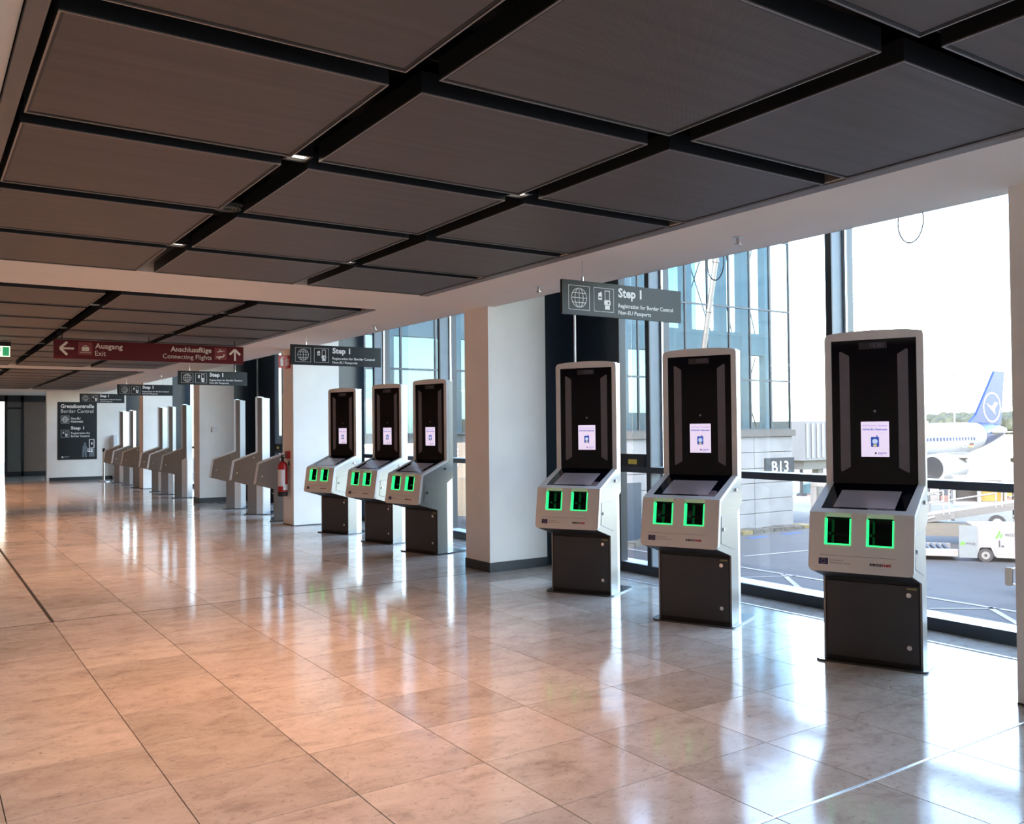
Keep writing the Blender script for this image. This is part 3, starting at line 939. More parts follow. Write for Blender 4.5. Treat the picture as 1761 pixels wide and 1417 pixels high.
    MB().prism(rect(-0.085, 1.985, 0.085, 2.030), 0.002, 0.0022).prism(circle(-0.065, 2.008, 0.007, 10), 0.0022, 0.003).build('camera_window', M['ink_dark'], fg)
    MB().prism(circle(0.006, 1.585, 0.008, 12), 0.002, 0.003).build('sensor', M['ink_grey'], fg)
    return t


kiosks = [
    (4.958, 3.368, 22.4, 'silver self-service kiosk nearest the camera, in front of the aircraft view'),
    (4.934, 4.865, 23.6, 'silver self-service kiosk in the middle of the nearest three'),
    (4.995, 6.333, 28.1, 'silver self-service kiosk beside the dark panel, under the nearest hanging sign'),
    (5.082, 9.545, 14.1, 'silver self-service kiosk in the second row, nearest the pillar with dark base'),
    (5.095, 10.762, 14.0, 'silver self-service kiosk in the middle of the second row'),
    (5.034, 12.098, 18.0, 'silver self-service kiosk in the second row, next to the extinguisher pillar'),
    (4.985, 14.56, -20.5, 'kiosk seen from the side, half hidden by the extinguisher pillar'),
    (5.050, 15.958, -32.0, 'kiosk seen from the side, in the middle of the third row'),
    (5.054, 17.362, -27.0, 'kiosk seen from the side, in front of the switch pillar'),
    (4.938, 20.946, -26.3, 'dark looking kiosk seen from the side, just left of the switch pillar'),
    (4.917, 22.275, -20.6, 'kiosk seen from the side, in the middle of the fourth row'),
    (4.990, 23.467, -27.3, 'kiosk seen from the side with a green light, beside the far pillar'),
    (4.930, 25.55, -22.0, 'kiosk in the farthest row whose upright hides behind the far pillar'),
    (4.914, 26.906, -17.9, 'kiosk seen from the side, in the middle of the farthest row'),
    (4.945, 28.171, -29.8, 'farthest kiosk, seen from the side before the end wall'),
]
G_K = 'self-service kiosks along the windows'
K0 = None
for i, (x, y, th, lab) in enumerate(kiosks):
    rz = math.radians(th - 90)
    if K0 is None:
        K0 = make_kiosk(lab)
        K0['group'] = G_K
        K0.location = (x, y, 0)
        K0.rotation_euler = (0, 0, rz)
        index_kids()
    else:
        dup(K0, (x, y, 0), rz, lab)

# ------------------------------------------------------------------ pictograms (drawn in the plane of a sign)
def globe(mb, cx, cy, r, w, z, mi):
    arc_line(mb, circle(cx, cy, r, 24) + [circle(cx, cy, r, 24)[0]], w, z, z + 0.001, mi)
    seg(mb, (cx, cy - r), (cx, cy + r), w, z, z + 0.001, mi)
    e = [(cx + 0.55 * r * math.cos(t), cy + r * math.sin(t)) for t in [2 * PI * i / 20 for i in range(21)]]
    arc_line(mb, e, w, z, z + 0.001, mi)
    for v in (-0.5, 0.0, 0.5):
        h = r * math.sqrt(1 - v * v)
        seg(mb, (cx - h, cy + v * r), (cx + h, cy + v * r), w, z, z + 0.001, mi)


def square(mb, x0, y0, x1, y1, w, z, mi):
    mb.plate(rect(x0, y0, x1, y1), [rect(x0 + w, y0 + w, x1 - w, y1 - w)], z, z + 0.001, mi)


def kiosk_icon(mb, x, y, s, z, mi, dark):
    """a passport and a kiosk in a square of side s with its lower left corner at x, y"""
    mb.prism(rect(x + .17 * s, y + .50 * s, x + .37 * s, y + .78 * s), z, z + .001, mi)
    mb.prism([(x + .20 * s, y + .78 * s), (x + .37 * s, y + .78 * s), (x + .33 * s, y + .86 * s)], z, z + .001, mi)
    mb.prism(rect(x + .20 * s, y + .58 * s, x + .34 * s, y + .64 * s), z + .001, z + .0014, dark)
    mb.plate(rect(x + .53 * s, y + .48 * s, x + .82 * s, y + .92 * s), [rect(x + .56 * s, y + .51 * s, x + .79 * s, y + .89 * s)], z, z + .001, mi)
    mb.prism(rect(x + .50 * s, y + .30 * s, x + .85 * s, y + .48 * s), z, z + .001, mi)
    mb.prism(rect(x + .70 * s, y + .34 * s, x + .78 * s, y + .44 * s), z + .001, z + .0014, dark)
    mb.prism([(x + .54 * s, y + .10 * s), (x + .81 * s, y + .10 * s), (x + .81 * s, y + .28 * s), (x + .54 * s, y + .28 * s)], z, z + .001, mi)


# ------------------------------------------------------------------ hanging Step 1 signs
signs = [(4.03, 5.262, 5.30, 2.345, 2.625, 'dark Step 1 registration sign hanging nearest, above the third kiosk from the camera'),
         (4.01, 5.282, 11.05, 2.345, 2.603, 'black Step 1 registration sign hanging over the second kiosk row'),
         (4.066, 5.362, 17.2, 2.37, 2.622, 'black Step 1 registration sign hanging before the switch pillar, below the red sign'),
         (3.979, 5.243, 22.7, 2.375, 2.614, 'black Step 1 registration sign hanging over the fourth kiosk row'),
         (3.869, 5.051, 27.7, 2.345, 2.572, 'farthest black Step 1 registration sign, above the border control poster')]
for (x0, x1, y, z0, z1, lab) in signs:
    wd, ht = x1 - x0, 0.262
    t = thing('hanging_sign', lab, 'sign', (x0, y, (z0 + z1) / 2 - ht / 2), 0, 'hanging Step 1 signs')
    MB().box((0, 0, 0), (wd, 0.025, ht)).build('sign_board', M['sign_dark'], t)
    T = frame((0, -0.0005, 0), (1, 0, 0), (0, 0, 1))
    kx = wd / 1.235
    p = MB()
    square(p, 0.058 * kx, 0.038, 0.263 * kx, 0.224, 0.0035, 0, 0)
    globe(p, 0.1605 * kx, 0.131, 0.073, 0.005, 0, 0)
    p.build('globe_pictogram', M['white'], t, T=T)
    p = MB()
    square(p, 0.305 * kx, 0.038, 0.505 * kx, 0.224, 0.0035, 0, 0)
    kiosk_icon(p, 0.318 * kx, 0.040, 0.18, 0, 0, 1)
    p.build('kiosk_pictogram', [M['white'], M['sign_dark']], t, T=T)
    for s, w_, h_, yy, bo in (('Step 1', 0.245, 0.098, 0.140, 0.035), ('Registration for Border Control', 0.590, 0.043, 0.072, 0.015), ('Non-EU Passports', 0.345, 0.041, 0.020, 0.015)):
        put('lettering', text_mesh(s, M['white'], w_ * kx, h_, bo), t, T=T @ Matrix.Translation((0.552 * kx, yy, 0.0006)))
    top = ZC - t.location.z
    for u in (0.205, 1.02):
        MB().tube((u * kx, 0.012, ht + 0.03), (u * kx, 0.012, top), 0.003, 6).tube((u * kx, 0.012, ht - 0.01), (u * kx, 0.012, ht + 0.035), 0.008, 8).build('suspension_wire', M['steel'], t)

# ------------------------------------------------------------------ red direction sign
y = 12.6
x0, x1, z0, z1 = 1.46, 3.877, 2.44, 2.684
t = thing('direction_sign', 'long wine red exit and connecting flights sign hanging from the ceiling', 'sign', (x0, y, z0))
wd, ht = x1 - x0, z1 - z0
MB().box((0, 0, 0), (wd, 0.05, ht)).build('sign_board', M['sign_red'], t)
T = frame((0, -0.0005, 0), (1, 0, 0), (0, 0, 1))
p = MB()   # arrow pointing left
seg(p, (0.085, 0.132), (0.235, 0.132), 0.026, 0, 0.001)
seg(p, (0.072, 0.132), (0.155, 0.215), 0.030, 0, 0.0012); seg(p, (0.072, 0.132), (0.155, 0.049), 0.030, 0, 0.0014)
p.build('arrow_pictogram', M['cream_print'], t, T=T)
p = MB().prism(rect(0.285, 0.055, 0.450, 0.220), 0, 0.0006, 1)
p.prism(rrect(0.325, 0.105, 0.412, 0.160, 0.01, 2), 0.0006, 0.0014, 0).plate(rect(0.348, 0.155, 0.388, 0.178), [rect(0.354, 0.158, 0.382, 0.172)], 0.0006, 0.0014, 0)
for i in range(6):
    p.prism(rect(0.305 + i * 0.022, 0.082, 0.318 + i * 0.022, 0.092), 0.0006, 0.0014, 0)
p.build('baggage_pictogram', [M['cream_print'], M['sign_red_hi']], t, T=T)
for s, w_, h_, xx, yy, bo in (('Ausgang', 0.335, 0.092, 0.482, 0.122, 0.02), ('Exit', 0.130, 0.066, 0.482, 0.050, 0.0),
                              ('Anschlussflüge', 0.545, 0.092, 1.425, 0.122, 0.02), ('Connecting Flights', 0.648, 0.082, 1.322, 0.028, 0.0)):
    put('lettering', text_mesh(s, M['cream_print'], w_, h_, bo), t, T=T @ Matrix.Translation((xx, yy, 0.0008)))
p = MB().prism(rect(2.012, 0.055, 2.180, 0.220), 0, 0.0006, 1)
for (cx, cy, sy) in ((2.10, 0.165, 1), (2.09, 0.092, -1)):
    p.prism([(cx - 0.055, cy - 0.012), (cx + 0.05, cy + 0.006 * sy + 0.004), (cx + 0.055, cy + 0.018), (cx - 0.05, cy + 0.004)], 0.0006, 0.0014, 0)
    p.prism([(cx - 0.01, cy), (cx + 0.02, cy), (cx - 0.012, cy + 0.034 * sy), (cx - 0.024, cy + 0.034 * sy)] if sy > 0 else [(cx - 0.024, cy - 0.034), (cx - 0.012, cy - 0.034), (cx + 0.02, cy), (cx - 0.01, cy)], 0.0006, 0.0014, 0)
seg(p, (2.128, 0.118), (2.156, 0.118), 0.008, 0.0006, 0.0014, 0); seg(p, (2.142, 0.104), (2.142, 0.132), 0.008, 0.0006, 0.0014, 0)
p.build('flights_pictogram', [M['cream_print'], M['sign_red_hi']], t, T=T)
p = MB()   # arrow pointing up
seg(p, (2.295, 0.045), (2.295, 0.190), 0.026, 0, 0.001)
seg(p, (2.295, 0.203), (2.222, 0.130), 0.030, 0, 0.0012); seg(p, (2.295, 0.203), (2.368, 0.130), 0.030, 0, 0.0014)
p.build('arrow_pictogram', M['cream_print'], t, T=T)
for u in (0.10, 1.15, 2.30):
    MB().tube((u, 0.025, ht - 0.01), (u, 0.025, 3.02 - z0), 0.006, 6).build('suspension_rod', M['black'], t)

# ------------------------------------------------------------------ green exit sign at the left edge
t = thing('exit_sign', 'green and white running man escape sign at the far left', 'sign', (0.74, 14.0, 2.545))
MB().box((0, 0, 0), (0.345, 0.04, 0.145)).build('sign_box', M['exit_white'], t)
MB().box((-0.01, -0.005, 0.145), (0.355, 0.045, 0.205)).build('sign_top', M['black'], t)
T = frame((0, -0.0005, 0), (1, 0, 0), (0, 0, 1))
p = MB().prism(rect(0.012, 0.012, 0.150, 0.133), 0, 0.0008, 0).prism(rect(0.255, 0.012, 0.333, 0.133), 0, 0.0008, 0)
p.prism(circle(0.222, 0.112, 0.011, 10), 0, 0.0008, 0)
for a, b in (((0.215, 0.098), (0.195, 0.062)), ((0.197, 0.062), (0.222, 0.046)), ((0.222, 0.046), (0.212, 0.020)), ((0.195, 0.062), (0.178, 0.042)), ((0.178, 0.042), (0.158, 0.040)),
             ((0.212, 0.094), (0.238, 0.076)), ((0.212, 0.094), (0.184, 0.090)), ((0.184, 0.090), (0.172, 0.072))):
    seg(p, a, b, 0.013, 0, 0.0008, 0)
p.build('running_man_pictogram', M['exit_green'], t, T=T)
MB().box((0.16, 0.015, 0.205), (0.18, 0.03, 0.222)).build('sign_mount', M['black'], t)

# ------------------------------------------------------------------ poster on the end wall
x0, x1, z0, z1, y = 3.645, 4.76, 0.64, 2.43, 30.55
t = thing('wall_poster', 'tall black border control poster on the white end wall', 'poster', (x0, y - 0.012, z0))
wd, ht = x1 - x0, z1 - z0
MB().box((0, 0, 0), (wd, 0.011, ht)).build('poster_sheet', M['sign_dark'], t)
T = frame((0, -0.0005, 0), (1, 0, 0), (0, 0, 1))
for s, w_, h_, xx, yy, bo in (('Grenzkontrolle', 0.95, 0.125, 0.085, 1.600, 0.03), ('Border Control', 0.915, 0.118, 0.095, 1.452, 0.0),
                              ('Non-EU', 0.265, 0.070, 0.375, 1.245, 0.02), ('Nationals', 0.340, 0.070, 0.375, 1.150, 0.02),
                              ('Step 1', 0.375, 0.130, 0.370, 0.905, 0.03), ('Registration for', 0.545, 0.080, 0.375, 0.775, 0.02), ('Border Control', 0.520, 0.066, 0.375, 0.700, 0.02)):
    put('lettering', text_mesh(s, M['white'], w_, h_, bo), t, T=T @ Matrix.Translation((xx, yy, 0.0008)))
p = MB(); square(p, 0.095, 1.130, 0.325, 1.365, 0.008, 0, 0); globe(p, 0.21, 1.2475, 0.085, 0.011, 0, 0)
p.build('globe_pictogram', M['white'], t, T=T)
p = MB(); square(p, 0.095, 0.690, 0.325, 0.925, 0.008, 0, 0); kiosk_icon(p, 0.105, 0.70, 0.21, 0, 0, 1)
p.build('kiosk_pictogram', [M['white'], M['sign_dark']], t, T=T)
p = MB()   # traveller in front of a kiosk
p.prism([(0.690, 0.07), (0.745, 0.07), (0.752, 0.30), (0.770, 0.07), (0.825, 0.07), (0.815, 0.34), (0.838, 0.30), (0.845, 0.35), (0.812, 0.42), (0.795, 0.455), (0.735, 0.455), (0.705, 0.40), (0.695, 0.28)], 0, 0.001, 0)
p.prism(circle(0.770, 0.490, 0.036, 14), 0, 0.001, 0)
p.build('traveller_silhouette', M['sign_grey'], t, T=T)
p = MB().plate(rect(0.885, 0.36, 1.040, 0.63), [rect(0.905, 0.37, 1.020, 0.61)], 0, 0.001, 0)
p.prism([(0.835, 0.24), (0.985, 0.21), (0.985, 0.34), (0.850, 0.34)], 0, 0.001, 0).prism(rect(0.885, 0.08, 1.040, 0.20), 0, 0.0008, 2).prism(rect(0.985, 0.08, 1.040, 0.36), 0, 0.0009, 2)
p.prism(rect(0.868, 0.26, 0.893, 0.32), 0.001, 0.0016, 1).prism(rect(0.920, 0.255, 0.945, 0.315), 0.001, 0.0016, 1).prism(rect(0.945, 0.46, 0.985, 0.53), 0, 0.001, 0)
p.build('kiosk_drawing', [M['white'], M['sign_dark'], M['sign_grey']], t, T=T)
p = MB().prism(circle(0.135, 0.082, 0.030, 16), 0, 0.001, 0).prism(rect(0.175, 0.094, 0.33, 0.108), 0, 0.001, 1).prism(rect(0.175, 0.064, 0.30, 0.074), 0, 0.001, 1)
p.build('authority_mark', [M['white'], M['ink_grey']], t, T=T)

# ------------------------------------------------------------------ fire point on the third pillar
PXF = 4.90
t = thing('fire_extinguisher', 'red fire extinguisher hanging on the third white pillar', 'extinguisher', (PXF - 0.105, 13.60, 0.46))
prof = [(0.0, 0.068), (0.02, 0.076), (0.10, 0.076)]
ring = lambda r, z: [(r * math.cos(a * PI / 10), r * math.sin(a * PI / 10), z) for a in range(20)]
MB().loft([ring(0.070, 0.0), ring(0.077, 0.012), ring(0.077, 0.075)]).build('rubber_foot', M['rubber'], t, smooth=True)
MB().loft([ring(0.075, 0.075), ring(0.075, 0.46), ring(0.068, 0.50), ring(0.045, 0.535), ring(0.022, 0.55)]).build('cylinder_body', M['fire_red'], t, smooth=True)
MB().tube((0, 0, 0.55), (0, 0, 0.60), 0.022, 10).box((-0.012, -0.055, 0.60), (0.012, 0.05, 0.622)).box((-0.010, -0.075, 0.635), (0.010, 0.045, 0.648)).box((-0.012, 0.03, 0.60), (0.012, 0.05, 0.648)).build('valve_handle', M['black'], t)
hs = MB()
hp = [(0, 0.02, 0.59), (0.02, 0.075, 0.60), (0.03, 0.098, 0.54), (0.03, 0.100, 0.42), (0.02, 0.092, 0.30)]
for a, b in zip(hp[:-1], hp[1:]):
    hs.tube(a, b, 0.011, 8)
hs.build('hose', M['rubber'], t)
lbm = MB()
for (a0, a1, z0, z1, mi) in ((1.0, 1.55, 0.16, 0.42, 0), (1.42, 1.85, 0.10, 0.19, 0)):
    n = 6
    lo = [(0.0764 * math.cos(-PI * (a0 + (a1 - a0) * i / n)), 0.0764 * math.sin(PI * (a0 + (a1 - a0) * i / n)), z0) for i in range(n + 1)]
    up = [(x, y, z1) for x, y, z in lo]
    lbm.add(lo + up, [(i, i + 1, n + 2 + i, n + 1 + i) for i in range(n)], mi)
lbm.build('label_print', M['white'], t)
MB().box((0.078, -0.03, 0.10), (0.105, 0.03, 0.14)).box((0.070, -0.02, 0.44), (0.105, 0.02, 0.50)).build('wall_bracket', M['steel'], t)
t = thing('call_point', 'small red alarm box on the third pillar above the extinguisher', 'alarm', (PXF, 13.60, 1.05))
MB().box((-0.05, -0.055, 0), (0, 0.055, 0.115)).build('box_body', M['fire_red'], t)
MB().box((-0.053, -0.03, 0.03), (-0.05, 0.03, 0.085)).build('push_plate', M['sign_red_hi'], t)
t = thing('pillar_switch', 'small dark key switch under the red alarm box', 'switch', (PXF, 13.58, 0.925))
MB().box((-0.012, -0.04, 0), (0, 0.04, 0.08)).build('switch_plate', M['steel'], t)
MB().box((-0.018, -0.018, 0.02), (-0.012, 0.018, 0.06)).build('rocker', M['black'], t)
t = thing('fire_sign', 'red fire extinguisher sign sticking out of the third pillar', 'sign', (PXF, 13.52, 2.47))
MB().box((-0.19, 0, 0), (0, 0.012, 0.20)).box((-0.03, 0.012, 0.0), (0, 0.16, 0.20)).build('sign_plate', M['fire_red'], t)
T = frame((-0.19, -0.0005, 0), (1, 0, 0), (0, 0, 1))
p = MB().prism(rrect(0.030, 0.03, 0.075, 0.135, 0.01, 3), 0, 0.001).prism(rect(0.042, 0.135, 0.063, 0.160), 0, 0.001)
seg(p, (0.045, 0.165), (0.085, 0.160), 0.012, 0, 0.001); seg(p, (0.04, 0.15), (0.026, 0.11), 0.010, 0, 0.001)
for i in range(3):
    x = 0.115 + 0.02 * i
    arc_line(p, [(x, 0.04), (x + 0.012, 0.075), (x - 0.004, 0.10), (x + 0.012, 0.15)], 0.009, 0, 0.001)
p.build('extinguisher_pictogram', M['white'], t, T=T)
t = thing('wall_switch', 'small white switch box on the white pillar of the third kiosk row', 'switch', (5.16, 18.95, 1.475))
MB().box((0, -0.045, 0), (0.11, 0, 0.10)).build('switch_box', M['box_white'], t)
MB().box((0.03, -0.052, 0.025), (0.08, -0.045, 0.075)).build('rocker', M['white'], t)

# ------------------------------------------------------------------ barrier post and slim panel by the end wall
t = thing('barrier_post', 'slim silver barrier post standing before the farthest kiosk', 'post', (4.70, 28.95, 0))
MB().tube((0, 0, 0), (0, 0, 0.02), 0.17, 20).tube((0, 0, 0.02), (0, 0, 0.05), 0.15, 20, r1=0.04).build('post_base', M['alu'], t)
MB().tube((0, 0, 0.05), (0, 0, 0.90), 0.032, 14).build('post_tube', M['alu'], t)
MB().tube((0, 0, 0.90), (0, 0, 1.0), 0.038, 14).build('belt_head', M['black'], t)
t = thing('upright_panel', 'slim white upright box against the end wall behind the farthest kiosk', 'panel', (5.20, 30.25, 0))
MB().box((0, 0, 0.0), (0.10, 0.25, 1.39)).build('panel_body', M['box_white'], t)
MB().box((-0.02, -0.02, 0), (0.12, 0.27, 0.02)).build('panel_foot', M['plate'], t)

# ------------------------------------------------------------------ outside: ground
G = -3.2
gr = MB()
gr.add([(6.0, -60, G), (40, -60, G), (40, 160, G), (6.0, 160, G), (62, -60, -5.3), (62, 160, -5.3), (320, -300, -5.3), (320, 500, -5.3)], [(0, 1, 2, 3), (1, 4, 5, 2), (4, 6, 7, 5)])
gr.add([(6.0, -60, G - 1), (320, -300, -7.0), (320, 500, -7.0), (6.0, 160, G - 1)], [(3, 2, 1, 0)])
tag(gr.build('ground', M['apron']), 'grey asphalt apron below the windows', None, None, 'structure')
fd = MB().add([(320, -400, -5.28), (1500, -1500, -5.28), (1500, 2200, -5.28), (320, 700, -5.28)], [(0, 1, 2, 3)]).build('field', M['field'])
tag(fd, 'pale dry field beyond the apron', 'field', None, 'structure')
mk = MB()
z = G + 0.012


def stripe(p, q, w_):
    p, q = Vector((*p, 0)), Vector((*q, 0))
    d_ = (q - p).normalized(); n_ = Vector((-d_.y, d_.x, 0)) * w_ / 2
    mk.add([((p - n_).x, (p - n_).y, z), ((q - n_).x, (q - n_).y, z), ((q + n_).x, (q + n_).y, z), ((p + n_).x, (p + n_).y, z)], [(0, 1, 2, 3)])


stripe((22.75, -5), (22.75, 26), 0.16)
stripe((20.75, -5), (20.75, 26), 0.22)
stripe((24.7, 21.9), (30.2, 21.1), 0.14)
stripe((22.75, 18.6), (20.9, 16.4), 0.16)
stripe((21.0, 19.0), (22.8, 18.1), 0.09)
stripe((22.75, 12.1), (20.9, 10.2), 0.16)
stripe((21.4, 12.9), (22.8, 11.85), 0.09)
tag(mk.build('apron_markings', M['line']), 'white lines painted on the apron', None, None, 'structure')
bm_ = MB()
for x in (29.4, 31.6, 33.6):
    bm_.box((x - 0.55, 25.1, G), (x + 0.55, 25.5, G + 0.010))
tag(bm_.build('blue_markings', M['blue_mark']), 'blue marks painted before the concrete building', None, None, 'structure')

# ------------------------------------------------------------------ outside: glazed pier building on its concrete base
PY, PX = 26.87, 33.70
t = thing('pier_building', 'glazed pier building on a pale concrete base outside the windows', 'building', (0, 0, 0))
PXL = 20.6
MB().box((PXL, PY + 0.04, G), (PX - 0.04, PY + 6, 1.02)).build('core_wall', M['concrete_dark'], t)
rowz = [-3.2, -2.42, -1.80, -1.08, -0.42, 0.30, 1.00]
colx = [PX, 31.08, 28.45, 25.82, 23.2, PXL]
for z0, z1 in zip(rowz[:-1], rowz[1:]):
    for xa, xb in zip(colx[1:], colx[:-1]):
        MB().box((xa + 0.015, PY, z0 + 0.015), (xb - 0.015, PY + 0.05, z1 - 0.015)).build('concrete_panel', M['concrete'], t)
MB().box((PXL - 0.1, PY - 0.10, 1.0), (PX + 0.12, PY + 6, 1.30)).build('ledge', M['concrete_dark'], t)
MB().box((22.6, PY - 0.03, G + 0.05), (24.3, PY + 0.01, -0.75)).build('roller_door', M['cladding'], t)
TX0 = 9.6
nx = 18
tx = [33.62 - 1.335 * i for i in range(nx + 1)]
tz = [1.32, 3.52, 6.72, 9.92, 13.12]
for i in range(nx):
    for z0, z1 in zip(tz[:-1], tz[1:]):
        MB().box((tx[i + 1] + 0.03, PY + 0.04, z0 + 0.03), (tx[i] - 0.03, PY + 0.06, z1 - 0.03)).build('pane', M['tower_glass'], t)
for i in range(nx + 1):
    MB().box((tx[i] - 0.032, PY, 1.3), (tx[i] + 0.032, PY + 0.10, 13.2)).build('mullion', M['tower_steel'], t)
for z in tz:
    MB().box((tx[-1], PY + 0.005, z - 0.035), (tx[0], PY + 0.095, z + 0.035)).build('transom', M['tower_steel'], t)
MB().box((tx[-1], PY + 5.9, 1.3), (PX - 0.1, PY + 5.95, 13.2)).build('sky_dimmer_pane', M['tower_glass'], t)  # added second pane that dims the sky seen through the tower
MB().box((tx[-1], PY + 0.2, 13.2), (PX, PY + 6, 14.0)).build('roof_slab', M['tower_steel'], t)
MB().box((tx[-1], PY + 0.9, 4.75), (33.4, PY + 1.3, 5.75)).build('floor_beam', M['tower_blue'], t)
MB().box((tx[-1], PY + 0.9, 10.4), (33.4, PY + 1.3, 11.1)).build('floor_beam', M['tower_blue'], t)
for x in (33.1, 31.5, 30.1, 27.9, 26.3, 24.2, 21.5, 18.9, 16.2, 13.5, 10.8):
    MB().box((x - 0.22, PY + 0.8, 1.3), (x + 0.22, PY + 1.2, 13.2)).build('inner_column', M['tower_blue'], t)
for (xa, xb) in ((28.0, 30.0), (30.2, 31.4), (31.6, 33.0)):
    for z0 in (1.4, 5.8):
        h = 3.3 if z0 < 2 else 4.6
        MB().tube((xa, PY + 1.5, z0), (xb, PY + 1.5, z0 + h), 0.03, 6).tube((xb, PY + 1.5, z0), (xa, PY + 1.5, z0 + h), 0.03, 6).build('cross_brace', M['tower_steel'], t)
MB().box((25.5, PY + 3.0, 5.8), (27.7, PY + 3.2, 13.1)).box((20.0, PY + 3.0, 5.8), (23.4, PY + 3.2, 13.1)).build('inner_wall', M['tower_white'], t)
MB().box((24.9, PY + 2.0, 1.3), (33.3, PY + 2.2, 2.1)).build('inner_parapet', M['tower_white'], t)
for i, x in enumerate((12.0, 17.5)):
    MB().box((x - 0.3, PY + 0.5, G), (x + 0.3, PY + 1.1, 1.3)).build('stilt', M['concrete'], t)
MB().box((tx[-1], PY + 0.1, 1.0), (PXL, PY + 6, 1.3)).build('floor_slab', M['concrete_dark'], t)
kb = MB()
for i in range(20):
    kb.box((PXL + i * 0.68, PY - 0.75, G), (PXL + i * 0.68 + 0.64, PY - 0.02, G + 0.13 + 0.02 * (i % 3)), i % 2 if i % 3 == 1 else 0)
tag(kb.build('kerb', [M['kerb'], M['kerb_yellow']]), 'stone kerb along the foot of the concrete building', None, None, 'structure')
t = thing('gate_sign', 'grey gate sign B13 on the corner of the concrete building', 'sign', (31.74, PY - 0.06, -0.76))
MB().box((0, 0, 0), (2.0, 0.05, 0.78)).build('sign_board', M['gate_grey'], t)
put('lettering', text_mesh('B13', M['white'], 1.12, 0.50, 0.0), t, T=frame((0.46, -0.004, 0.13), (1, 0, 0), (0, 0, 1)))
# leaning pole that stands before the glazed building
pb, pt_ = Vector((23.5, 24.1, G)), Vector((25.2, 22.8, 11.2))
st = MB().tube((0, 0, 0), pt_ - pb, 0.11, 8, r1=0.095)
for f_ in (0.35, 0.5, 0.62, 0.75, 0.88):
    st.tube((pt_ - pb) * f_, (pt_ - pb) * (f_ + 0.006), 0.13, 8)
st = st.build('leaning_pole', M['strut'], None, pb)
tag(st, 'leaning pale grey pole rising before the glazed building, above the middle near kiosk', 'pole')

# ------------------------------------------------------------------ outside: jet bridge
t = thing('jet_bridge', 'white corrugated passenger bridge beyond the concrete building', 'bridge', (46.5, 36.2, 0))
jb = MB().box((0, 0, -0.75), (5.2, 9, 1.75), 0)
jb.build('tunnel_body', M['bridge'], t)
for i in range(9):
    MB().box((0.2 + i * 0.52, -0.06, -0.6), (0.42 + i * 0.52, 0.0, 1.6)).build('tunnel_rib', M['veh_white'], t)
MB().box((4.7, -0.12, -0.85), (5.25, 0.0, 1.82)).build('end_frame', M['anthracite'], t)
MB().box((0.5, 0.4, -1.35), (4.6, 1.2, -0.75)).build('under_frame', M['strut'], t)
MB().box((2.2, 0.6, -4.0), (2.7, 1.1, -1.35)).build('bridge_leg', M['strut'], t)
MB().box((4.4, -0.1, -1.3), (5.4, 0.3, -1.05)).build('bumper', M['veh_red'], t)


# ------------------------------------------------------------------ outside: aircraft
TAIL = Vector((96.2, 49.1, 0.43))
ax = Vector((-0.998, 0.051, 0.0)).normalized()          # towards the nose
lt = Vector((-0.051, -0.998, 0.0))                      # port side, towards the terminal
AT = Matrix(((ax.x, lt.x, 0, TAIL.x), (ax.y, lt.y, 0, TAIL.y), (0, 0, 1, TAIL.z), (0, 0, 0, 1)))   # local x = forward from the tail cone, y = port, z = up
t = bpy.data.objects.new('airliner', None)
COL.objects.link(t)
t.matrix_world = AT
tag(t, 'white airliner with a blue tail fin parked on the apron', 'aircraft')
t['category'] = 'aircraft'


def ell(x, zc, ry, rz, n=24):
    return [(x, ry * math.cos(2 * PI * i / n), zc + rz * math.sin(2 * PI * i / n)) for i in range(n)]


rings = [ell(0, 0.30, 0.25, 0.30), ell(1.5, 0.22, 0.62, 0.72), ell(3.5, 0.02, 1.05, 1.10), ell(6.0, -0.25, 1.45, 1.42), ell(9.0, -0.58, 1.75, 1.75), ell(12.0, -0.80, 1.90, 1.92), ell(14, -0.88, 1.95, 1.98), ell(30, -0.88, 1.95, 1.98), ell(33, -1.0, 1.6, 1.7), ell(35.5, -1.3, 0.8, 0.9), ell(36.5, -1.45, 0.1, 0.1)]
MB().loft(rings).build('fuselage', M['jet_white'], t, smooth=True)
rb = [[(x, y * 1.012, zc + (z_ - zc) * 1.012) for (x, y, z_) in ell(x, zc, ry, rz)] for x, zc, ry, rz in ((0.05, 0.30, 0.25, 0.30), (1.5, 0.22, 0.62, 0.72), (3.5, 0.02, 1.05, 1.10), (5.6, -0.2, 1.40, 1.38))]
MB().loft(rb, cap=False).build('tail_band', M['jet_blue'], t, smooth=True)
T = Matrix(((1, 0, 0, 0), (0, 0, -1, 0), (0, 1, 0, 0), (0, 0, 0, 1)))
fin = [(1.0, 0.6), (6.8, 1.0), (5.4, 1.9), (1.9, 6.55), (0.1, 6.55)]
fo = MB().prism(fin, -0.14, 0.14, 0, T).build('tail_fin', M['jet_blue'], t)
p = MB()
c0 = circle(2.55, 2.75, 1.5, 32)
arc_line(p, c0 + [c0[0]], 0.14, 0, 0.012)
p.prism([(3.55, 3.15), (2.70, 2.50), (1.95, 2.00), (2.15, 2.50), (1.50, 3.20), (2.05, 3.30), (2.35, 2.95), (2.75, 2.85)], 0, 0.012)
p.build('crane_emblem', M['white'], fo, T=Matrix(((1, 0, 0, 0), (0, 0, 1, 0.15), (0, 1, 0, 0), (0, 0, 0, 1))))
for sg in (1, -1):
    MB().prism([(1.3, 0.5 * sg), (4.5, 0.9 * sg), (1.6, 6.0 * sg), (0.3, 6.0 * sg)], 0.10, 0.22).build('tailplane', M['jet_grey'], t)
wg = [(14.6, 1.6), (21.0, 1.6), (15.8, 8.0), (9.2, 17.0), (7.8, 17.0), (12.2, 7.0)]
MB().prism(wg, -2.05, -1.80).build('wing', M['jet_grey'], t)
